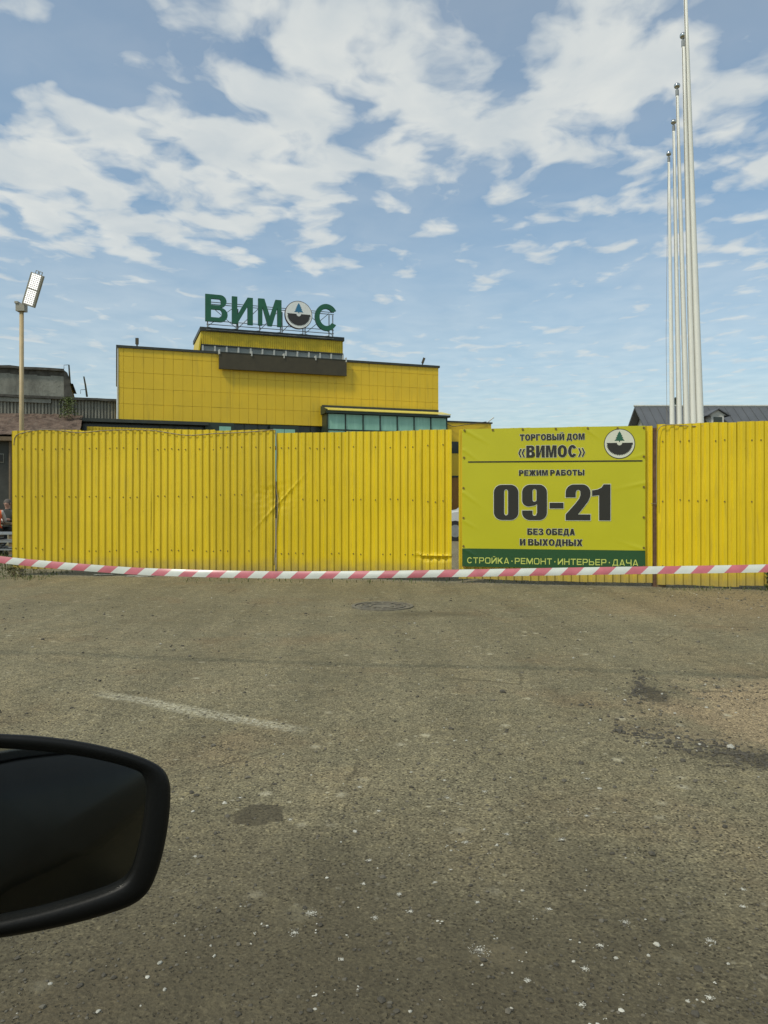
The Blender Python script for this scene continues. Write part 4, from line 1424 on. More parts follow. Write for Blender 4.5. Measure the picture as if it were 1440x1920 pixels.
# ledge and corrugated band below
m = MB()
N2 = 40
for i in range(N2):
    sa = sL + (-0.05 - sL) * i / N2; sb2 = sL + (-0.05 - sL) * (i + 1) / N2
    d0 = 0.08 * noise.noise(Vector((sa * 1.1, 5, 0))); d1 = 0.08 * noise.noise(Vector((sb2 * 1.1, 5, 0)))
    zl0 = zb - .02; th = .16
    m.hexa([bp(sa, OO + .35, zl0 - th + d0), bp(sb2, OO + .35, zl0 - th + d1), bp(sb2, OO - 6, zl0 - th), bp(sa, OO - 6, zl0 - th), bp(sa, OO + .35, zl0 + d0 * .3), bp(sb2, OO + .35, zl0 + d1 * .3), bp(sb2, OO - 6, zl0), bp(sa, OO - 6, zl0)])
m.build('ledge', M['concrete_dark'], old)
zc_ = zo(150, 787, OO)
m = MB()
s = sL; k = 0
while s < -0.06:
    e = min(s + 0.20, -0.05)
    sp = 0.06 * noise.noise(Vector((s * 2, 9, 0)))
    bbox(m, s, s + (e - s) * .5, OO - .1, OO + .14, zc_ + sp, zb - .18); bbox(m, s + (e - s) * .5, e, OO - .1, OO + .05, zc_ + sp + .01, zb - .18); s = e
m.build('corrugated_band', M['slate'], old)
m = MB(); bbox(m, sL, bs(96, OO), OO - .05, OO + .24, zo(50, 755, OO), zb - .19); m.build('render_strip', M['concrete'], old)
m = MB(); bbox(m, sL, -0.05, OO - 6, OO - .11, 0, zb - .2); m.build('back_wall', M['concrete_dark'], old)
# collapsed lean-to roof with rubble, its wall and pipe
s_end = bs(154, 1.0)
m = MB()
NI, NJ = 90, 16
zlo, zhi = 5.0, zc_ + .25
for j in range(NJ + 1):
    for i in range(NI + 1):
        s = sL + (s_end - sL) * i / NI; t = j / NJ
        o_ = 5.5 * (1 - t) + (OO + .16) * t
        z = zlo + (zhi - zlo) * t + 0.22 * fbm(s * 0.9, o_ * 0.9, 3, 4) + 0.10 * fbm(s * 4, o_ * 4, 8, 2)
        m.v.append(tuple(bp(s, o_, z)))
for j in range(NJ):
    for i in range(NI):
        b = j * (NI + 1) + i; m.f.append((b, b + 1, b + NI + 2, b + NI + 1)); m.mi.append(0)
m.build('rubble_roof', M['rubble'], old)
m = MB(); bbox(m, sL, s_end - .1, 4.6, 5.2, 0, 4.75); lw = m.build('lean_to_wall', M['shed_wall'], old)
m = MB(); bbox(m, sL, s_end, 4.5, 5.75, 4.62, 4.85); m.build('eaves', M['wood'], old)
m = MB(); bbox(m, bs(-30, 5.2), bs(6, 5.2), 5.2, 5.26, zo(0, 866, 5.2), zo(0, 852, 5.2)); w = m.build('window', M['print_dark'], lw)
m = MB(); bbox(m, bs(-31, 5.2), bs(7.2, 5.2), 5.19, 5.24, zo(0, 867.5, 5.2), zo(0, 850.5, 5.2)); m.build('window_frame', M['concrete'], lw)
m = MB(); s = bs(19.5, 5.4); m.tube([bp(s, 5.42, 0), bp(s, 5.42, 4.7)], 0.08, 8); m.build('drain_pipe', M['wood'], lw)
# two aerials
for pts, lab in (([(133, 742), (131, 715), (129, 684)], 'thin bent aerial mast on the corner of the grey building'), ([(163, 744), (160, 722), (157, 706)], 'slim aerial mast behind the corrugated grey roof')):
    P_ = [bp(bs(px, -1.5), -1.5, bzz(px, py, -1.5)) for px, py in pts]
    o = thing('aerial_mast', P_[0], lab, 'aerial', 'aerials on the grey building')
    m = MB(); m.tube(P_, [0.07, 0.06, 0.05], 5); m.build('mast', M['flash'], o)
    m = MB(); a = P_[2] if 'bent' in lab else P_[1] - Vector((0, 0, .3)); m.tube([a, a + Vector((-.32, 0, -.02)), a + Vector((-.32, 0, -.28))], 0.018, 4); m.build('bracket_arm', M['flash'], o)


def leafy(name, centre, size, count, mat, parent=None, seed=1, spiky=False, leaf=0.1):
    rr = random.Random(seed); mb = MB()
    for _ in range(count):
        d = Vector((rr.gauss(0, .42), rr.gauss(0, .42), rr.random() ** 0.8))
        p = Vector(centre) + Vector((d.x * size[0] * (1.1 - d.z * .6), d.y * size[1] * (1.1 - d.z * .6), d.z * size[2]))
        a = Vector((rr.uniform(-1, 1), rr.uniform(-1, 1), rr.uniform(-.4, 1))).normalized() * leaf * rr.uniform(.6, 1.4)
        b = a.cross(Vector((rr.uniform(-1, 1), rr.uniform(-1, 1), rr.uniform(-1, 1)))).normalized() * leaf * 0.35
        mb.face([p - a, p + b, p + a, p - b])
    return mb.build(name, mat, parent)


def bush(name, base, size, count, label, seed, leaf, mat='leaf'):
    o = thing(name, base, label, 'bush' if 'bush' in name or 'sapling' in name else 'weeds')
    m_ = MB()
    rr = random.Random(seed)
    for _ in range(5):
        e = Vector(base) + Vector((rr.uniform(-.6, .6) * size[0], rr.uniform(-.6, .6) * size[1], size[2] * rr.uniform(.6, .95)))
        m_.tube([base, (Vector(base) + e) / 2 + Vector((0, 0, .05 * size[2])), e], [leaf * .12, leaf * .09, leaf * .04], 4)
    m_.build('stem', M['wood'], o)
    leafy('foliage', base, size, count, M[mat], o, seed, leaf=leaf)
    return o


bush('sapling', bp(bs(128, .6), .7, zc_ - .05), (.75, .6, 1.35), 420, 'small green sapling growing on the rubble roof', 3, .09)

# ------------------------------------------------------------------ grey-roofed house on the right
HD = 45.0
A_ = at(1190, 762, HD)
hs = thing('house', (A_.x + 9, A_.y, 0), 'house with long grey roof and small dormer behind the flagpoles', 'house')
LEN, HALF, RISE = 19.0, 4.2, 3.5
m = MB(); m.box(A_.x + .5, A_.x + LEN - .5, A_.y - HALF + .5, A_.y + HALF - .5, 0, A_.z - RISE + .35); m.build('wall', M['house_wall'], hs)
gz = A_.z - RISE + .35
m = MB()
for x0_ in (A_.x + .5, A_.x + LEN - .62):
    z_t = A_.z - .25; zb_ = gz - .1
    b = len(m.v)
    m.v += [(x0_, A_.y - HALF + .42, zb_), (x0_, A_.y + HALF - .42, zb_), (x0_, A_.y, z_t), (x0_ + .12, A_.y - HALF + .42, zb_), (x0_ + .12, A_.y + HALF - .42, zb_), (x0_ + .12, A_.y, z_t)]
    m.f += [(b, b + 2, b + 1), (b + 3, b + 4, b + 5), (b, b + 1, b + 4, b + 3), (b + 1, b + 2, b + 5, b + 4), (b + 2, b, b + 3, b + 5)]; m.mi += [0] * 5
m.build('gable', M['siding'], hs)
roof = MB()
for sg in (-1, 1):
    y_e = A_.y + sg * HALF; z_e = A_.z - RISE
    roof.hexa([(A_.x, A_.y, A_.z - .14), (A_.x + LEN, A_.y, A_.z - .14), (A_.x + LEN, y_e, z_e - .14), (A_.x, y_e, z_e - .14), (A_.x, A_.y, A_.z), (A_.x + LEN, A_.y, A_.z), (A_.x + LEN, y_e, z_e), (A_.x, y_e, z_e)])
roof_o = roof.build('roof', M['house_roof'], hs)
m = MB()
x_ = A_.x + .3
sl_ = RISE / HALF
while x_ < A_.x + LEN:      # standing seams of the metal roof
    m.hexa([(x_, A_.y - .1, A_.z - .1 * sl_ + .001), (x_ + .04, A_.y - .1, A_.z - .1 * sl_ + .001), (x_ + .04, A_.y - HALF, A_.z - RISE + .001), (x_, A_.y - HALF, A_.z - RISE + .001),
            (x_, A_.y - .1, A_.z - .1 * sl_ + .05), (x_ + .04, A_.y - .1, A_.z - .1 * sl_ + .05), (x_ + .04, A_.y - HALF, A_.z - RISE + .05), (x_, A_.y - HALF, A_.z - RISE + .05)])
    x_ += 0.5
tag(m.build('seams', M['house_roof'], roof_o), kind='stuff')
m = MB(); m.tube([(A_.x - .05, A_.y, A_.z + .03), (A_.x + LEN, A_.y, A_.z + .03)], .07, 6); m.build('ridge', M['white_trim'], roof_o)
q = at(1267, 758, HD + .5); m = MB(); m.tube([(q.x, q.y, q.z - .4), (q.x, q.y, q.z + .32)], .08, 8); m.tube([(q.x, q.y, q.z + .33), (q.x, q.y, q.z + .42)], [.15, .03], 8); m.build('vent_pipe', M['darkgreen'], hs)
# dormer
dm = at(1345.5, 785, HD - 1.9)
dw, dzb = .36, dm.z - .30
m = MB(); m.box(dm.x - dw, dm.x + dw, dm.y, dm.y + 1.6, dzb, dm.z + .18); dmr = m.build('dormer', M['siding'], hs)
m = MB(); m.box(dm.x - dw + .12, dm.x + dw - .12, dm.y - .03, dm.y + .02, dzb + .1, dm.z + .1); m.build('pane', M['dark_glass'], dmr)
m = MB()
for sg in (-1, 1):
    m.hexa([(dm.x, dm.y - .18, dm.z + .52), (dm.x, dm.y + 1.8, dm.z + .52), (dm.x + sg * .66, dm.y + 1.8, dm.z + .13), (dm.x + sg * .66, dm.y - .18, dm.z + .13),
            (dm.x, dm.y - .18, dm.z + .58), (dm.x, dm.y + 1.8, dm.z + .58), (dm.x + sg * .70, dm.y + 1.8, dm.z + .17), (dm.x + sg * .70, dm.y - .18, dm.z + .17)])
m.build('dormer_roof', M['house_roof'], dmr)
m = MB(); b = len(m.v); m.v += [(dm.x - .5, dm.y - .01, dm.z + .18), (dm.x + .5, dm.y - .01, dm.z + .18), (dm.x, dm.y - .01, dm.z + .50), (dm.x - .5, dm.y + .05, dm.z + .18), (dm.x + .5, dm.y + .05, dm.z + .18), (dm.x, dm.y + .05, dm.z + .50)]
m.f += [(0, 1, 2), (5, 4, 3), (0, 3, 4, 1), (1, 4, 5, 2), (2, 5, 3, 0)]; m.mi += [0] * 5; m.build('dormer_gable', M['siding'], dmr)

# ------------------------------------------------------------------ flagpoles
FP = [(1260.5, 1254, 290, 21.4), (1274, 1263, 231, 19.6), (1287.5, 1269.5, 164, 17.9), (1300, 1281, 71, 16.0), (1312.5, 1284, -45, 14.2)]
flab = ['farthest white flagpole, the shortest looking of the row', 'second farthest white flagpole with a silver ball', 'middle white flagpole of the row of five', 'white flagpole right behind the nearest one', 'nearest and thickest white flagpole, its top out of the picture']
for (xb_, xt_, yt_, D), lab in zip(FP, flab):
    q = at(xb_, 795, D); t_ = at(xt_, yt_ + 5, D)
    slope = (t_.x - q.x) / (t_.z - q.z)
    b0_ = Vector((q.x - slope * q.z, D, 0))
    o = thing('flagpole', b0_, lab, 'flagpole', 'white flagpoles in a row')
    pts = [b0_ + (t_ - b0_) * (i / 8) for i in range(9)]
    m = MB(); m.tube(pts, [.086 - .054 * (i / 8) for i in range(9)], 14); m.build('shaft', M['pole'], o, True)
    m = MB(); m.tube([t_ - (t_ - b0_) * .012, t_], .040, 12); m.tube([t_, t_ + Vector((0, 0, .05))], .02, 8); m.build('collar', M['grey_bar'], o)
    m = MB(); m.ball(t_ + Vector((0, 0, .10)), .074, 16, 10, sc=(1, 1, .92)); m.build('ball_finial', M['chrome'], o, True)
    m = MB()
    ro = -.13 if D > 21 else -.045
    a0_, a1_ = b0_ + (t_ - b0_) * .09, b0_ + (t_ - b0_) * .985
    m.tube([a0_ + Vector((ro * 1.0 - .05, -.06, 0)), (a0_ + a1_) / 2 + Vector((ro - .03, -.05, 0)), a1_ + Vector((-.035, -.03, 0))], .005, 5); m.build('halyard', M['cable'], o)
    m = MB(); m.tube([b0_ + Vector((0, 0, -.05)), b0_ + Vector((0, 0, .05))], .2, 12); m.build('base_plate', M['grey_bar'], o)

# ------------------------------------------------------------------ street lamp
LD = 22.7
lb = at(40.5, 800, LD); lb = Vector((lb.x, LD, 0))
lamp = thing('street_lamp', lb, 'tan lamp post with tilted LED floodlight behind the left end of the fence', 'lamp')
zt_ = at(41, 578, LD).z
m = MB(); m.tube([lb, (lb.x, LD, zt_)], [.075, .062], 14); m.build('post', M['lamp_pole'], lamp, True)
m = MB(); m.box(lb.x - .13, lb.x + .13, LD - .11, LD + .11, zt_ - .10, zt_ + .12); m.box(lb.x - .15, lb.x - .05, LD - .14, LD + .05, zt_ + .12, zt_ + .18)
m.build('bracket', M['lamp_body'], lamp)
sc_ = LD / F
c0 = at(40.5, 569, LD - .12)                       # lower left corner of the lamp face
la = Vector((21.5 * sc_, -.14, 56.5 * sc_)); lb_ = Vector((22.6 * sc_, 0, -8.0 * sc_))
ln_ = la.cross(lb_).normalized()
if ln_.y > 0: ln_ = -ln_
m = MB()
bk = -ln_ * .10
m.hexa([c0, c0 + lb_, c0 + lb_ + bk, c0 + bk, c0 + la, c0 + la + lb_, c0 + la + lb_ + bk, c0 + la + bk]); head = m.build('lamp_head', M['lamp_body'], lamp)
m = MB()
for half in range(2):
    for i in range(5):
        for j in range(8):
            u_ = .12 + .76 * (i + .5) / 5; v_ = (.035 + .46 * (j + .5) / 8) + half * .49
            p = c0 + lb_ * u_ + la * v_
            m.tube([p, p + ln_ * .012, p + ln_ * .024], [.026, .024, .010], 7)
tag(m.build('led_array', M['led'], head), kind='stuff')
m = MB()
for f_ in (.3, .6):
    p = c0 + la + lb_ * f_ + bk * .5
    m.tube([p, p + la.normalized() * .09, p + la.normalized() * .09 + lb_.normalized() * .08, p + lb_.normalized() * .08], .014, 5)
m.build('lifting_loops', M['lamp_body'], head)
m = MB(); m.tube([Vector((lb.x, LD, zt_ + .1)), c0 + lb_ * .45 + la * .12 + bk], .04, 8); m.build('arm', M['lamp_body'], lamp)

# ------------------------------------------------------------------ barrier tape
m = MB()
TP = [(-420, 1012), (-200, 1031), (0, 1049), (120, 1061), (250, 1070.5), (400, 1076), (560, 1078), (720, 1077), (850, 1075), (1000, 1072.5), (1150, 1070), (1300, 1068), (1440, 1065.5), (1650, 1061), (1900, 1054)]


def tape_pt(px):
    for (xa, ya), (xb, yb) in zip(TP, TP[1:]):
        if xa <= px <= xb:
            i = TP.index((xa, ya))
            p0_ = TP[max(i - 1, 0)][1]; p3_ = TP[min(i + 2, len(TP) - 1)][1]; t = (px - xa) / (xb - xa)
            y_ = 0.5 * ((2 * ya) + (yb - p0_) * t + (2 * p0_ - 5 * ya + 4 * yb - p3_) * t * t + (3 * ya - p0_ - 3 * yb + p3_) * t ** 3)
            D = 5.45 - 0.00052 * px
            return at(px, y_, D)


line = [tape_pt(-400 + i * 4) for i in range(570)]
acc = [0.0]
for a, b in zip(line, line[1:]): acc.append(acc[-1] + (b - a).length)
PER, TW = 0.200, 0.050


def tape_at(d):
    import bisect
    i = max(0, min(len(acc) - 2, bisect.bisect_right(acc, d) - 1))
    t = (d - acc[i]) / (acc[i + 1] - acc[i])
    return line[i].lerp(line[i + 1], t)


def tape_xyz(d, v):
    p = tape_at(d)
    tilt = 0.28 + 0.16 * noise.noise(Vector((d * 0.7, 3, 0)))
    curl = 0.004 * math.sin(v * math.pi) + 0.0035 * noise.noise(Vector((d * 2.2, v * 1.2, 4)))
    hz = (v - .5) * TW * math.cos(tilt)
    return (p.x, p.y - curl + (v - .5) * TW * math.sin(tilt), p.z + hz)


k = 0
ph0 = 0.0
total = acc[-1]
NV = 5
SK = 0.055                                     # slant of the stripes
d0 = 0.06
while d0 + k * PER / 2 < total - 0.1:
    for i in range(4):
        for j in range(NV):
            quad = []
            for (ii, jj) in ((i, j), (i + 1, j), (i + 1, j + 1), (i, j + 1)):
                v_ = jj / NV
                d = d0 + (k + ii / 4) * PER / 2 + SK * v_
                quad.append(tape_xyz(d, v_))
            m.face(quad, k % 2)
    k += 1
bm_t = m.build('barrier_tape', [M['tape_red'], M['tape_white']], None, True)
bmx = bmesh.new(); bmx.from_mesh(bm_t.data); bmesh.ops.remove_doubles(bmx, verts=bmx.verts, dist=1e-4); bmx.to_mesh(bm_t.data); bmx.free()
tag(bm_t, 'red and white striped barrier tape stretched low in front of the gate', 'tape')

# ------------------------------------------------------------------ manhole cover
mh = thing('manhole_cover', (MANHOLE.x, MANHOLE.y, 0), 'round iron manhole cover set in the asphalt before the gate', 'manhole')


def ring(m_, r0, r1, z0, z1, n_=40):
    for i in range(n_):
        a, b = 2 * math.pi * i / n_, 2 * math.pi * (i + 1) / n_
        P_ = lambda r, t, z: (MANHOLE.x + r * math.cos(t), MANHOLE.y + r * math.sin(t), z)
        m_.face([P_(r0, a, z1), P_(r1, a, z1), P_(r1, b, z1), P_(r0, b, z1)])
        m_.face([P_(r1, a, z0), P_(r1, b, z0), P_(r1, b, z1), P_(r1, a, z1)])
        m_.face([P_(r0, a, z0), P_(r0, a, z1), P_(r0, b, z1), P_(r0, b, z0)])


m = MB(); ring(m, .315, .355, -.01, .012); m.build('frame_ring', M['iron'], mh)
m = MB(); ring(m, .0, .305, -.02, .004); plate = m.build('plate', M['iron'], mh)
m = MB(); ring(m, .24, .265, .0, .013); ring(m, .13, .15, .0, .013)
for k in range(12):
    a = 2 * math.pi * k / 12
    d = Vector((math.cos(a), math.sin(a), 0)); e = Vector((-d.y, d.x, 0)) * .010
    c_ = Vector((MANHOLE.x, MANHOLE.y, 0))
    m.hexa([c_ + d * .155 - e, c_ + d * .235 - e, c_ + d * .235 + e, c_ + d * .155 + e] + [q + Vector((0, 0, .013)) for q in (c_ + d * .155 - e, c_ + d * .235 - e, c_ + d * .235 + e, c_ + d * .155 + e)])
m.build('raised_pattern', M['iron'], plate)

# ------------------------------------------------------------------ stones
def stone_mesh(m_, c_, r, rr, flat=0.6):
    b = len(m_.v)
    t = (1 + 5 ** .5) / 2
    ico = [(-1, t, 0), (1, t, 0), (-1, -t, 0), (1, -t, 0), (0, -1, t), (0, 1, t), (0, -1, -t), (0, 1, -t), (t, 0, -1), (t, 0, 1), (-t, 0, -1), (-t, 0, 1)]
    fc = [(0, 11, 5), (0, 5, 1), (0, 1, 7), (0, 7, 10), (0, 10, 11), (1, 5, 9), (5, 11, 4), (11, 10, 2), (10, 7, 6), (7, 1, 8), (3, 9, 4), (3, 4, 2), (3, 2, 6), (3, 6, 8), (3, 8, 9), (4, 9, 5), (2, 4, 11), (6, 2, 10), (8, 6, 7), (9, 8, 1)]
    sx, sy = rr.uniform(.7, 1.35), rr.uniform(.7, 1.35)
    an = rr.uniform(0, 6.28)
    for p in ico:
        v = Vector(p).normalized() * r * rr.uniform(.72, 1.2)
        x_, y_ = v.x * sx, v.y * sy
        m_.v.append((c_[0] + x_ * math.cos(an) - y_ * math.sin(an), c_[1] + x_ * math.sin(an) + y_ * math.cos(an), c_[2] + v.z * flat))
    for q in fc: m_.f.append(tuple(b + i for i in q)); m_.mi.append(0)


stones = [(1371, 1398, .022, 'pebble_light', 'round pale stone at the edge of the sandy hollow'), (1312, 1398, .013, 'pebble_light', 'small pale pebble left of the round pale stone'),
          (1222, 1605, .012, 'pebble_dark', 'dark flat pebble on the right half of the asphalt'), (1302, 1557, .008, 'pebble_dark', 'dark round pebble below the sandy hollow'),
          (932, 1589, .008, 'pebble_light', 'bright white pebble in the middle of the near asphalt'), (771, 1477, .010, 'pebble_dark', 'dark pebble in the middle of the asphalt'),
          (1110, 1862, .007, 'pebble_dark', 'dark pebble low in the picture left of the corner'), (1304, 1467, .012, 'pebble', 'brown stone below the pale round stone'),
          (1226, 1445, .013, 'pebble', 'flat brown stone left of the grit patch'), (942, 1302, .022, 'pebble_dark', 'dark clod on the asphalt left of the hollow')]
rr = random.Random(11)
for px, py, r, mt, lab in stones:
    q = gnd(px, py); m = MB(); stone_mesh(m, (q.x, q.y, ground_z(q.x, q.y) + r * .35), r, rr)
    tag(m.build('stone', M[mt]), lab, 'stone', 'loose stones on the asphalt')
for mt, count, seed in (('pebble', 900, 1), ('pebble_dark', 1100, 2), ('pebble_light', 110, 3)):
    rr = random.Random(seed); m = MB()
    for _ in range(count):
        py = 1120 + 800 * rr.random() ** 1.1; px = rr.uniform(-20, 1460)
        q = gnd(px, py)
        if math.hypot(q.x - MANHOLE.x, q.y - MANHOLE.y) < .4: continue
        r = rr.uniform(.0014, .0034) * (1.0 + 1.2 * (rr.random() ** 8)) * (1 + .30 * q.y)
        stone_mesh(m, (q.x, q.y, ground_z(q.x, q.y) + r * .2), r, rr)
    for _ in range(count // 2):      # more of it round the hollow and along the fence
        if rr.random() < .6:
            a = rr.uniform(0, 6.28); k_ = rr.gauss(1.0, .18)
            x_, y_ = POTHOLE.x + .85 * k_ * math.cos(a), POTHOLE.y + .72 * k_ * math.sin(a)
        else:
            x_ = rr.uniform(3.4, 5.6); y_ = rr.uniform(8.2, 10.2)
        r = rr.uniform(.004, .011)
        stone_mesh(m, (x_, y_, ground_z(x_, y_) + r * .2), r, rr)
    if mt == 'pebble_dark':          # broken asphalt edge of the hollow
        for _ in range(520):
            if rr.random() < .3: q = gnd(rr.gauss(1200, 10), rr.gauss(1290, 13))
            else:
                px = rr.uniform(1150, 1450); q = gnd(px, 1368 + (px - 1150) * .19 + rr.gauss(0, 13))
            r = rr.uniform(.003, .010) * (1 + rr.random() ** 4)
            stone_mesh(m, (q.x, q.y, ground_z(q.x, q.y) + r * .15), r, rr)
    lab = {'pebble': 'fine brown gravel strewn over the asphalt', 'pebble_dark': 'fine dark grit strewn over the asphalt', 'pebble_light': 'pale chips strewn over the asphalt'}[mt]
    tag(m.build('gravel', M[mt]), lab, 'gravel', kind='stuff')
rr = random.Random(77); m = MB()
for px, py, w_ in ((873, 1581, 18), (951, 1568, 13), (932, 1589, 8), (1054, 1578, 14), (770, 1713, 15), (748, 1679, 11), (584, 1711, 22), (552, 1749, 18), (898, 1793, 40), (1126, 1782, 15), (1173, 1736, 18), (1331, 1769, 20), (1097, 1827, 14), (1090, 1897, 14),
                  (692, 1612, 9), (682, 1656, 8), (1100, 1461, 9), (840, 1495, 16), (1100, 1533, 10), (909, 1484, 9), (1212, 1393, 13), (703, 1724, 12), (833, 1463, 8), (674, 1476, 8), (710, 1520, 9), (1393, 1671, 9), (1393, 1704, 11), (895, 1697, 8), (815, 1658, 9), (544, 1534, 10), (450, 1490, 8), (366, 1598, 8), (1030, 1710, 9), (990, 1850, 12), (1330, 1880, 12), (640, 1800, 10)):
    q = gnd(px, py); R0 = w_ / F * q.y * .55
    for _ in range(50 + int(w_ * 2.5)):
        k_ = R0 * abs(rr.gauss(0, .50)); a = rr.uniform(0, 6.28)
        xx, yy = q.x + k_ * math.cos(a) * 1.2, q.y + k_ * math.sin(a) * 1.2
        stone_mesh(m, (xx, yy, ground_z(xx, yy) + .0008), rr.uniform(.0006, .0016), rr, .3)
for _ in range(130):
    if rr.random() < .75: x_, y_ = rr.gauss(.45, .62), 1.7 + abs(rr.gauss(0, .95))
    else: x_, y_ = rr.uniform(-2.5, 3), rr.uniform(1.7, 6)
    r = rr.uniform(.0016, .0038) * (1 + 1.6 * rr.random() ** 7)
    for q_ in range(rr.choice((1, 1, 2, 3))):
        xx, yy = x_ + rr.gauss(0, r * 1.3), y_ + rr.gauss(0, r * 1.3)
        stone_mesh(m, (xx, yy, ground_z(xx, yy) + .0012), r * rr.uniform(.5, 1), rr, .25)
tag(m.build('lime_chips', M['lime']), 'crumbs of white lime scattered on the near asphalt', 'lime', kind='stuff')
# lumps of old concrete under the fence
for px, py, w_, lab in ((196, 1079, .16, 'flat pale concrete lump under the left fence, left of two'), (263, 1081.5, .22, 'flat pale concrete lump under the left fence, right of two')):
    q = gnd(px, py); m = MB(); rr = random.Random(px)
    for i in range(5): stone_mesh(m, (q.x + (i - 2) * w_ * .35, q.y + rr.uniform(-.03, .03), .012), w_ * .36, rr, .16)
    tag(m.build('concrete_lump', M['concrete']), lab, 'rubble')

# ------------------------------------------------------------------ weeds and grass
def grass(name, region, count, hgt, seed, label, mats=('leaf', 'leaf_dry')):
    rr = random.Random(seed); m_ = MB()
    x0, x1, y0, y1 = region
    for _ in range(count):
        x_, y_ = rr.uniform(x0, x1), rr.uniform(y0, y1)
        h_ = hgt * rr.uniform(.35, 1.1); a = rr.uniform(0, 6.28); ln2 = h_ * rr.uniform(.1, .6)
        d = Vector((math.cos(a), math.sin(a), 0)); e = Vector((-d.y, d.x, 0)) * (.006 + .015 * h_)
        p = Vector((x_, y_, ground_z(x_, y_) - .005)); q = p + d * ln2 * .35 + Vector((0, 0, h_ * .6)); t = p + d * ln2 + Vector((0, 0, h_))
        mi = 0 if rr.random() < .65 else 1
        m_.face([p - e, p + e, q + e * .7, q - e * .7], mi); m_.face([q - e * .7, q + e * .7, t], mi)
    return tag(m_.build(name, [M[i] for i in mats]), label, 'grass', kind='stuff')


grass('grass', (-7.6, -5.25, 11.5, 12.9), 700, .06, 21, 'scrubby grass at the left end of the fence')
grass('grass', (-9.5, -6.0, 12.9, 19.0), 3000, .13, 22, 'green grass by the people behind the fence end')
grass('grass', (3.85, 5.7, 10.15, 10.5), 160, .06, 24, 'thin grass along the foot of the right fence')
grass('grass', (-3.0, 6.5, 11.1, 11.9), 350, .07, 23, 'sparse grass blades along the foot of the gate')
bush('weed_clump', Vector((5.22, 10.24, 0)), (.11, .08, .26), 110, 'green weed clump at the foot of the right fence by the picture edge', 8, .035)
bush('weed_clump', Vector((-5.95, 12.15, 0)), (.22, .14, .22), 160, 'low weed clump at the left end of the yellow fence', 9, .03, 'leaf_dry')

# ------------------------------------------------------------------ people at the table behind the fence end
M['skin'] = simple('skin', (0.42, 0.24, 0.17), 0.55, 0, 0.06)
M['orange'] = simple('orange_vest', (0.75, 0.13, 0.03), 0.7, 0, 0.08)
M['jacket'] = simple('dark_jacket', (0.045, 0.05, 0.042), 0.85, 0, 0.2)
M['sleeve'] = simple('pale_shirt', (0.50, 0.47, 0.42), 0.8, 0, 0.1)
M['trousers'] = simple('dark_trousers', (0.03, 0.03, 0.032), 0.85, 0, 0.15)
M['hair'] = simple('short_grey_hair', (0.10, 0.085, 0.07), 0.8, 0, 0.2)


def skinned(name, joints, bones, mat_of, mats, parent, levels=1):
    """one continuous body grown round joints {name: (pos, radius)} along bones"""
    names = list(joints)
    base_ = thing_loc(parent)
    me_ = bpy.data.meshes.new(name)
    me_.from_pydata([Vector(joints[k_][0]) - base_ for k_ in names], [(names.index(a), names.index(b)) for a, b in bones], [])
    o_ = bpy.data.objects.new(name, me_); C.objects.link(o_)
    md = o_.modifiers.new('skin', 'SKIN')
    for i, k_ in enumerate(names):
        r = joints[k_][1]
        me_.skin_vertices[0].data[i].radius = r if isinstance(r, tuple) else (r, r)
        me_.skin_vertices[0].data[i].use_root = (i == 0)
    o_.modifiers.new('sub', 'SUBSURF').levels = levels
    bpy.context.view_layer.update()
    ev = o_.evaluated_get(bpy.context.evaluated_depsgraph_get())
    new = bpy.data.meshes.new_from_object(ev)
    o_.modifiers.clear(); o_.data = new; bpy.data.meshes.remove(me_)
    new.name = name
    for mm in mats: new.materials.append(mm)
    for p in new.polygons:
        p.use_smooth = True
        p.material_index = mat_of(p.center + base_)
    o_.parent = parent
    return o_


def head_parts(parent, c_, facing, hairm, r=.095):
    f_ = Vector(facing).normalized(); side = f_.cross(Vector((0, 0, 1))).normalized()
    m_ = MB(); m_.ball(c_ + f_ * r * .98 + Vector((0, 0, -.02)), .018, 8, 6, sc=(1, 1, 1.3))
    for sg in (-1, 1): m_.ball(c_ + side * sg * r * .88, .028, 8, 6, sc=(.6, .6, 1.1))
    m_.build('nose_and_ears', M['skin'], parent, True)
    m_ = MB()
    for sg in (-1, 1): m_.ball(c_ + f_ * r * .90 + side * sg * .034 + Vector((0, 0, .012)), .011, 8, 6)
    m_.ball(c_ + f_ * r * .93 + Vector((0, 0, -.058)), .02, 8, 6, sc=(1, 1, .3)); m_.build('eyes_and_mouth', M['jacket'], parent, True)
    m_ = MB(); m_.ball(c_ - f_ * .012 + Vector((0, 0, .022)), r * 1.06, 14, 9, sc=(.92, .98, 1.0))
    m_.v = [v if (Vector(v) - c_).dot(f_) < .035 or v[2] > c_.z + .075 else tuple(c_ + (Vector(v) - c_) * .8) for v in m_.v]
    m_.build('hair', hairm, parent, True)


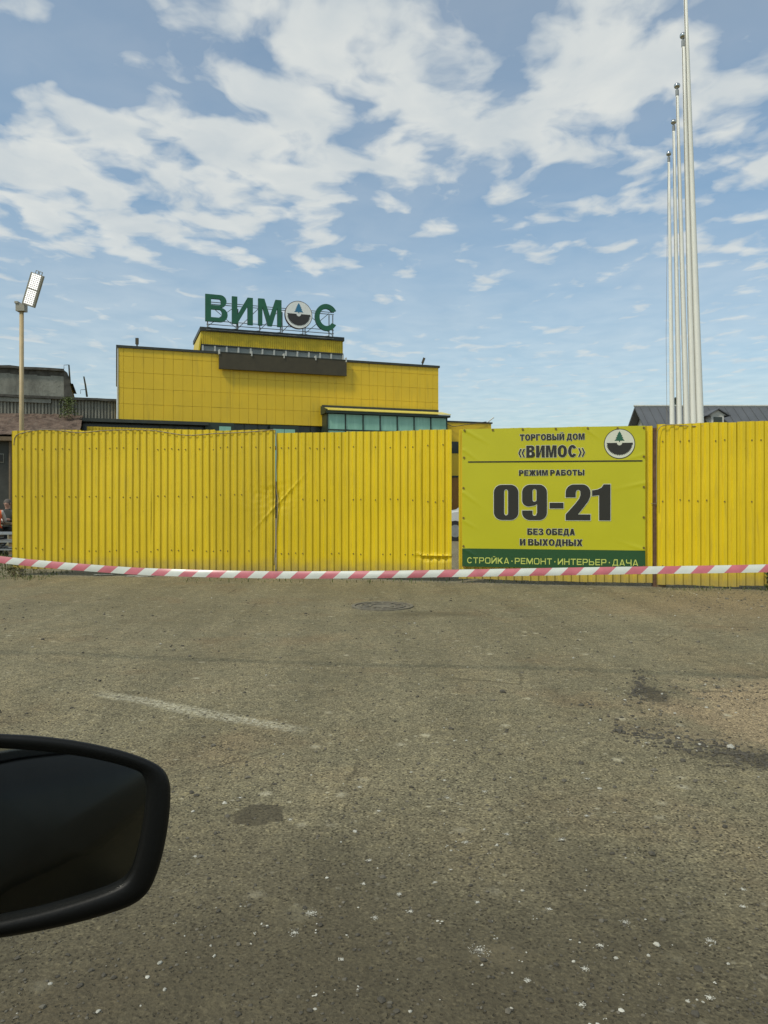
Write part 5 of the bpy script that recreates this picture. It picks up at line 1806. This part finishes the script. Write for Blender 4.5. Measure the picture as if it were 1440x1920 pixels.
def sitting(base, yaw, label, top, vest, arm_reach, hairm):
    o_ = thing('person', base, label, 'person')
    rot = Matrix.Rotation(yaw, 3, 'Z')
    J0 = {'pelvis': ((0, 0, .47), (.155, .13)), 'waist': ((0, .0, .62), (.14, .11)), 'chest': ((0, .03, .82), (.17, .125)), 'neckb': ((0, .03, .97), (.07, .07)), 'neck': ((0, .04, 1.03), (.055, .055)),
          'head': ((0, .055, 1.12), (.082, .09)), 'crown': ((0, .05, 1.20), (.065, .075))}
    for sg, nm in ((-1, 'l'), (1, 'r')):
        J0.update({nm + 'sh': ((sg * .19, .03, .92), .068), nm + 'el': ((sg * .25, .16, .68), .048), nm + 'wr': ((sg * .15, arm_reach, .72), .034), nm + 'ha': ((sg * .12, arm_reach + .08, .72), (.035, .022)), nm + 'fi': ((sg * .105, arm_reach + .15, .715), (.028, .012)),
                   nm + 'hip': ((sg * .10, .03, .46), .09), nm + 'kn': ((sg * .13, .44, .47), .07), nm + 'an': ((sg * .13, .42, .10), .045), nm + 'to': ((sg * .13, .58, .045), .04)})
    J = {k_: (Vector(base) + rot @ Vector(v[0]), v[1]) for k_, v in J0.items()}
    bones = [('pelvis', 'waist'), ('waist', 'chest'), ('chest', 'neckb'), ('neckb', 'neck'), ('neck', 'head'), ('head', 'crown')]
    for nm in 'lr': bones += [('chest', nm + 'sh'), (nm + 'sh', nm + 'el'), (nm + 'el', nm + 'wr'), (nm + 'wr', nm + 'ha'), (nm + 'ha', nm + 'fi'), ('pelvis', nm + 'hip'), (nm + 'hip', nm + 'kn'), (nm + 'kn', nm + 'an'), (nm + 'an', nm + 'to')]

    def mo(c_):
        l_ = rot.transposed() @ (c_ - Vector(base))
        if l_.z > 1.0: return 0
        if l_.y > arm_reach - .02 and l_.z > .6: return 0
        if l_.z < .52 or (l_.y > .15 and l_.z < .56): return 2
        if vest and (abs(l_.x) > .19 or l_.y > .16): return 3
        return 1
    skinned('body', J, bones, mo, [M['skin'], top, M['trousers'], M['sleeve']], o_, 2)
    head_parts(o_, J['head'][0] + Vector((0, 0, .025)), rot @ Vector((0, 1, 0)), hairm)
    return o_


TD = 20.3
pj = at(15.5, 960, TD)
sitting((pj.x, TD, 0), math.pi, 'person in dark jacket sitting at a table, seen past the left fence end', M['jacket'], False, .32, M['hair'])
po_ = at(1, 960, TD - .55)
sitting((po_.x, TD - .9, 0), R(20), 'person in orange vest with pale sleeves cut by the left picture edge', M['orange'], True, .34, M['hair'])
tb = thing('bench_table', (pj.x - .1, TD - .45, 0), 'low wooden table with food in front of the seated people', 'table')
m = MB(); m.box(pj.x - 1.3, pj.x + 1.0, TD - .72, TD - .22, .60, .645); m.build('tabletop', M['wood'], tb)
for sx_ in (-1.2, .9):
    for sy_ in (-.68, -.26):
        m = MB(); m.box(pj.x + sx_ - .03, pj.x + sx_ + .03, TD + sy_ - .03, TD + sy_ + .03, 0, .60); m.build('leg', M['wood'], tb)
for k_, (dx, lab, mt) in enumerate(((-.10, 'crumpled white bag of food on the table, left', 'sleeve'), (.03, 'small pale food box on the table, right', 'white_trim'))):
    m = MB(); rr = random.Random(k_ + 40)
    stone_mesh(m, (pj.x + dx, TD - .5, .70), .06, rr, 1.0); tag(m.build('food_bag', M[mt]), lab, 'food', 'food on the table')
sb2_ = thing('bench', (pj.x, TD + .05, 0), 'plank bench under the seated person in the dark jacket', 'bench')
m = MB(); m.box(pj.x - .8, pj.x + .8, TD - .12, TD + .22, .36, .40); m.build('seat', M['wood'], sb2_)
for sx_ in (-.7, .7):
    m = MB(); m.box(pj.x + sx_ - .03, pj.x + sx_ + .03, TD - .1, TD + .2, 0, .36); m.build('leg', M['wood'], sb2_)
# stacked pallets in front of them
pq = at(5, 1000, 17.0)
for k_, (z_, lab) in enumerate(((0.02, 'weathered pallet lying lowest by the fence end'), (.19, 'weathered pallet in the middle of the stack by the fence end'), (.36, 'weathered pallet on top of the stack by the fence end'))):
    o = thing('pallet', (pq.x - .3, 17.0, z_), lab, 'pallet', 'pallets by the fence end')
    for y_ in (-.48, -.24, 0, .24, .48):
        m = MB(); m.box(pq.x - 1.1, pq.x + .52, 17.0 + y_ - .06, 17.0 + y_ + .06, z_ + .115, z_ + .138); m.build('deck_board', M['grey_bar'], o)
    for x_ in (-1.05, -.3, .45):
        m = MB(); m.box(pq.x + x_ - .06, pq.x + x_ + .06, 16.48, 17.52, z_ + .022, z_ + .113); m.build('bearer', M['wood'], o)
        m = MB(); m.box(pq.x + x_ - .06, pq.x + x_ + .06, 16.47, 17.53, z_, z_ + .020); m.build('base_board', M['grey_bar'], o)

# ------------------------------------------------------------------ parked car seen through the slot
M['car_white'] = simple('white_car_paint', (0.55, 0.55, 0.52), 0.25, 0, 0.03)
M['tyre'] = simple('tyre', (0.02, 0.02, 0.02), 0.85)
cw = thing('parked_car', (3.42, 23.6, 0), 'white parked car glimpsed through the slot beside the banner', 'car')
prof = [(-2.05, .32), (-2.08, .62), (-1.98, .80), (-1.10, .94), (-.55, 1.36), (-.1, 1.45), (.85, 1.43), (1.55, 1.02), (1.98, .96), (2.06, .60), (2.02, .32), (1.7, .22), (-1.7, .22)]
m = MB()
xs0 = 3.42
W = .84
npf = len(prof)
sec = [(-W, .96), (-W * .96, 1.0), (W * .96, 1.0), (W, .96)]
for yy, k_ in sec:
    for (x_, z_) in prof:
        tum = .82 if z_ > 1.0 else 1.0
        m.v.append((xs0 + x_ * k_, 23.6 + yy * tum, .22 + (z_ - .22) * k_))
for j in range(len(sec) - 1):
    for i in range(npf):
        a = j * npf + i; b = j * npf + (i + 1) % npf
        m.f.append((a, b, b + npf, a + npf)); m.mi.append(0)
m.f.append(tuple(range(npf))); m.mi.append(0); m.f.append(tuple(reversed(range((len(sec) - 1) * npf, len(sec) * npf)))); m.mi.append(0)
body = m.build('body', M['car_white'], cw)
for x_ in (-1.28, 1.25):
    for sg in (-1, 1):
        m = MB(); y_ = 23.6 + sg * .78; m.tube([(xs0 + x_, y_ - .11, .31), (xs0 + x_, y_ + .11, .31)], .31, 20); w = m.build('wheel', M['tyre'], cw)
        m = MB(); m.tube([(xs0 + x_, y_ + sg * .09, .31), (xs0 + x_, y_ + sg * .118, .31)], .19, 14); m.build('rim', M['grey_bar'], w)
m = MB(); m.face([(xs0 - .98, 23.6 - .815, .97), (xs0 + 1.40, 23.6 - .815, .99), (xs0 + .80, 23.6 - .715, 1.36), (xs0 - .48, 23.6 - .715, 1.34)]); m.build('side_window', M['dark_glass'], cw)
m = MB(); m.box(xs0 - 2.10, xs0 - 1.9, 23.6 - .78, 23.6 - .45, .62, .76); m.build('headlight', M['chrome'], cw)
m = MB(); m.box(xs0 - 2.10, xs0 - 1.9, 23.6 + .45, 23.6 + .78, .62, .76); m.build('headlight', M['chrome'], cw)
m = MB(); m.box(xs0 - 2.12, xs0 - 1.95, 23.6 - .42, 23.6 + .42, .52, .72); m.build('grille', M['board'], cw)

# ------------------------------------------------------------------ wing mirror of the car the picture was taken from
OUT = [(-40, 1370), (0, 1373.5), (60, 1376.5), (120, 1383), (180, 1393.5), (235, 1407), (275, 1421), (303, 1436), (317, 1454), (322.5, 1480), (321, 1520), (316, 1560), (308, 1600), (298, 1635), (285, 1665), (270, 1684), (248, 1699), (215, 1712), (150, 1731), (75, 1748), (0, 1761), (-50, 1769), (-100, 1766), (-135, 1735), (-150, 1650), (-150, 1500), (-140, 1420), (-100, 1375)]
INN = [(-40, 1399), (0, 1401.5), (60, 1405.5), (120, 1412), (170, 1420), (215, 1430), (245, 1439), (264, 1447), (272, 1458), (275.5, 1478), (274.5, 1510), (271, 1540), (266, 1570), (259, 1600), (250, 1630), (238, 1650), (220, 1663), (192, 1675), (140, 1692), (72, 1711), (0, 1727), (-45, 1735), (-85, 1730), (-110, 1705), (-122, 1640), (-122, 1510), (-114, 1440), (-85, 1404)]


def mpt(px, py, back=0.0, cen=None, k=1.0):
    if cen: px, py = cen[0] + (px - cen[0]) * k, cen[1] + (py - cen[1]) * k
    D0 = .60 + .00012 * (px + 100) - .00001 * (py - 1565)
    p = at(px, py, D0)
    return p + Vector((-.268, .60, -.265)).normalized() * back


def dense(P_, per=3):
    out = []
    N_ = len(P_)
    for i in range(N_):
        a, b, c_, d = P_[i - 1], P_[i], P_[(i + 1) % N_], P_[(i + 2) % N_]
        for k_ in range(per):
            t = k_ / per
            out.append(tuple(0.5 * ((2 * b[q]) + (c_[q] - a[q]) * t + (2 * a[q] - 5 * b[q] + 4 * c_[q] - d[q]) * t * t + (3 * b[q] - a[q] - 3 * c_[q] + d[q]) * t ** 3) for q in (0, 1)))
    return out


OUTd, INNd = dense(OUT), dense(INN)
CEN = (85, 1567)
loops_ = []
lerp2 = lambda t: [((1 - t) * a[0] + t * b[0], (1 - t) * a[1] + t * b[1]) for a, b in zip(OUTd, INNd)]
for src, back, k_ in ((INNd, .010, 1.0), (INNd, .002, 1.0), (lerp2(.82), -.001, 1.0), (lerp2(.45), -.0025, 1.0), (lerp2(.2), -.001, 1.0), (lerp2(.05), .003, 1.0), (OUTd, .009, 1.0), (OUTd, .022, .99), (OUTd, .050, .95), (OUTd, .075, .86), (OUTd, .092, .68), (OUTd, .100, .40), (OUTd, .102, .1)):
    loops_.append([mpt(a, b, back, CEN, k_) for a, b in src])
m = MB()
NL = len(OUTd)
for lp_ in loops_: m.v += [tuple(p) for p in lp_]
for j in range(len(loops_) - 1):
    for i in range(NL):
        a, b = j * NL + i, j * NL + (i + 1) % NL
        m.f.append((a, b, b + NL, a + NL)); m.mi.append(0)
m.f.append(tuple((len(loops_) - 1) * NL + i for i in range(NL))); m.mi.append(0)
mp = mpt(85, 1780, .05)
wm_ = thing('wing_mirror', (mp.x, mp.y, mp.z), 'black car wing mirror in the lower left foreground', 'mirror')
m.build('housing', M['black_plastic'], wm_, True)
m = MB()
ctr = mpt(CEN[0], CEN[1], .004)
rim_ = [mpt(a, b, .0075) for a, b in INNd]
m.v = [tuple(ctr)] + [tuple((p - ctr) * .5 + ctr - Vector((0, .0012, 0))) for p in rim_] + [tuple(p) for p in rim_]
for i in range(NL):
    j = (i + 1) % NL
    m.f.append((0, 1 + i, 1 + j)); m.mi.append(0)
    m.f.append((1 + i, 1 + NL + i, 1 + NL + j, 1 + j)); m.mi.append(0)
m.build('mirror_glass', M['mirror'], wm_, True)
m = MB()
a = mpt(-110, 1690, .05); m.tube([a + Vector((.02, 0, 0)), a + Vector((-.05, -.015, -.03)), a + Vector((-.12, -.04, -.06))], [.030, .032, .045], 12)
m.build('arm', M['black_plastic'], wm_, True)

# the door the mirror is fixed to: below and beside the view, it shows only in the mirror
du_ = Vector((.8, -.6, 0)); dn_ = Vector((.6, .8, 0))
dp = lambda t, o_, z: Vector((-.47, .515, 0)) + du_ * t + dn_ * o_ + Vector((0, 0, z))
rows = [(.28, -.03), (.34, .0), (.60, .012), (.755, .020), (.765, .032), (.785, .030), (.90, .006), (.955, -.012), (.960, -.03)]
m = MB()
NT_ = 24
for z_, o_ in rows:
    for i in range(NT_ + 1):
        t = 1.12 * i / NT_
        m.v.append(tuple(dp(t, o_ + .008 * math.sin(math.pi * i / NT_), z_)))
for j in range(len(rows) - 1):
    for i in range(NT_):
        b = j * (NT_ + 1) + i; m.f.append((b, b + 1, b + NT_ + 2, b + NT_ + 1)); m.mi.append(0)
k_ = len(m.v)
m.v += [tuple(dp(0, -.09, .28)), tuple(dp(1.12, -.09, .28)), tuple(dp(1.12, -.09, .96)), tuple(dp(0, -.09, .96))]
m.f.append((k_ + 3, k_ + 2, k_ + 1, k_)); m.mi.append(0)
top_ = (len(rows) - 1) * (NT_ + 1)
m.f.append(tuple([k_ + 3] + [top_ + i for i in range(NT_ + 1)] + [k_ + 2])); m.mi.append(0)
m.build('door_skin', M['car_dark'], wm_, True)
m = MB(); m.hexa([dp(0, -.035, .9605), dp(1.12, -.035, .9605), dp(1.12, -.008, .9605), dp(0, -.008, .9605), dp(0, -.035, .972), dp(1.12, -.035, .972), dp(1.12, -.012, .972), dp(0, -.012, .972)]); m.build('window_seal', M['black_plastic'], wm_)
m = MB(); m.tube([dp(.84, .025, .835), dp(.87, .055, .838), dp(.95, .062, .840), dp(1.02, .055, .842), dp(1.05, .025, .842)], [.012, .014, .015, .014, .012], 10); m.build('door_handle', M['car_dark'], wm_, True)
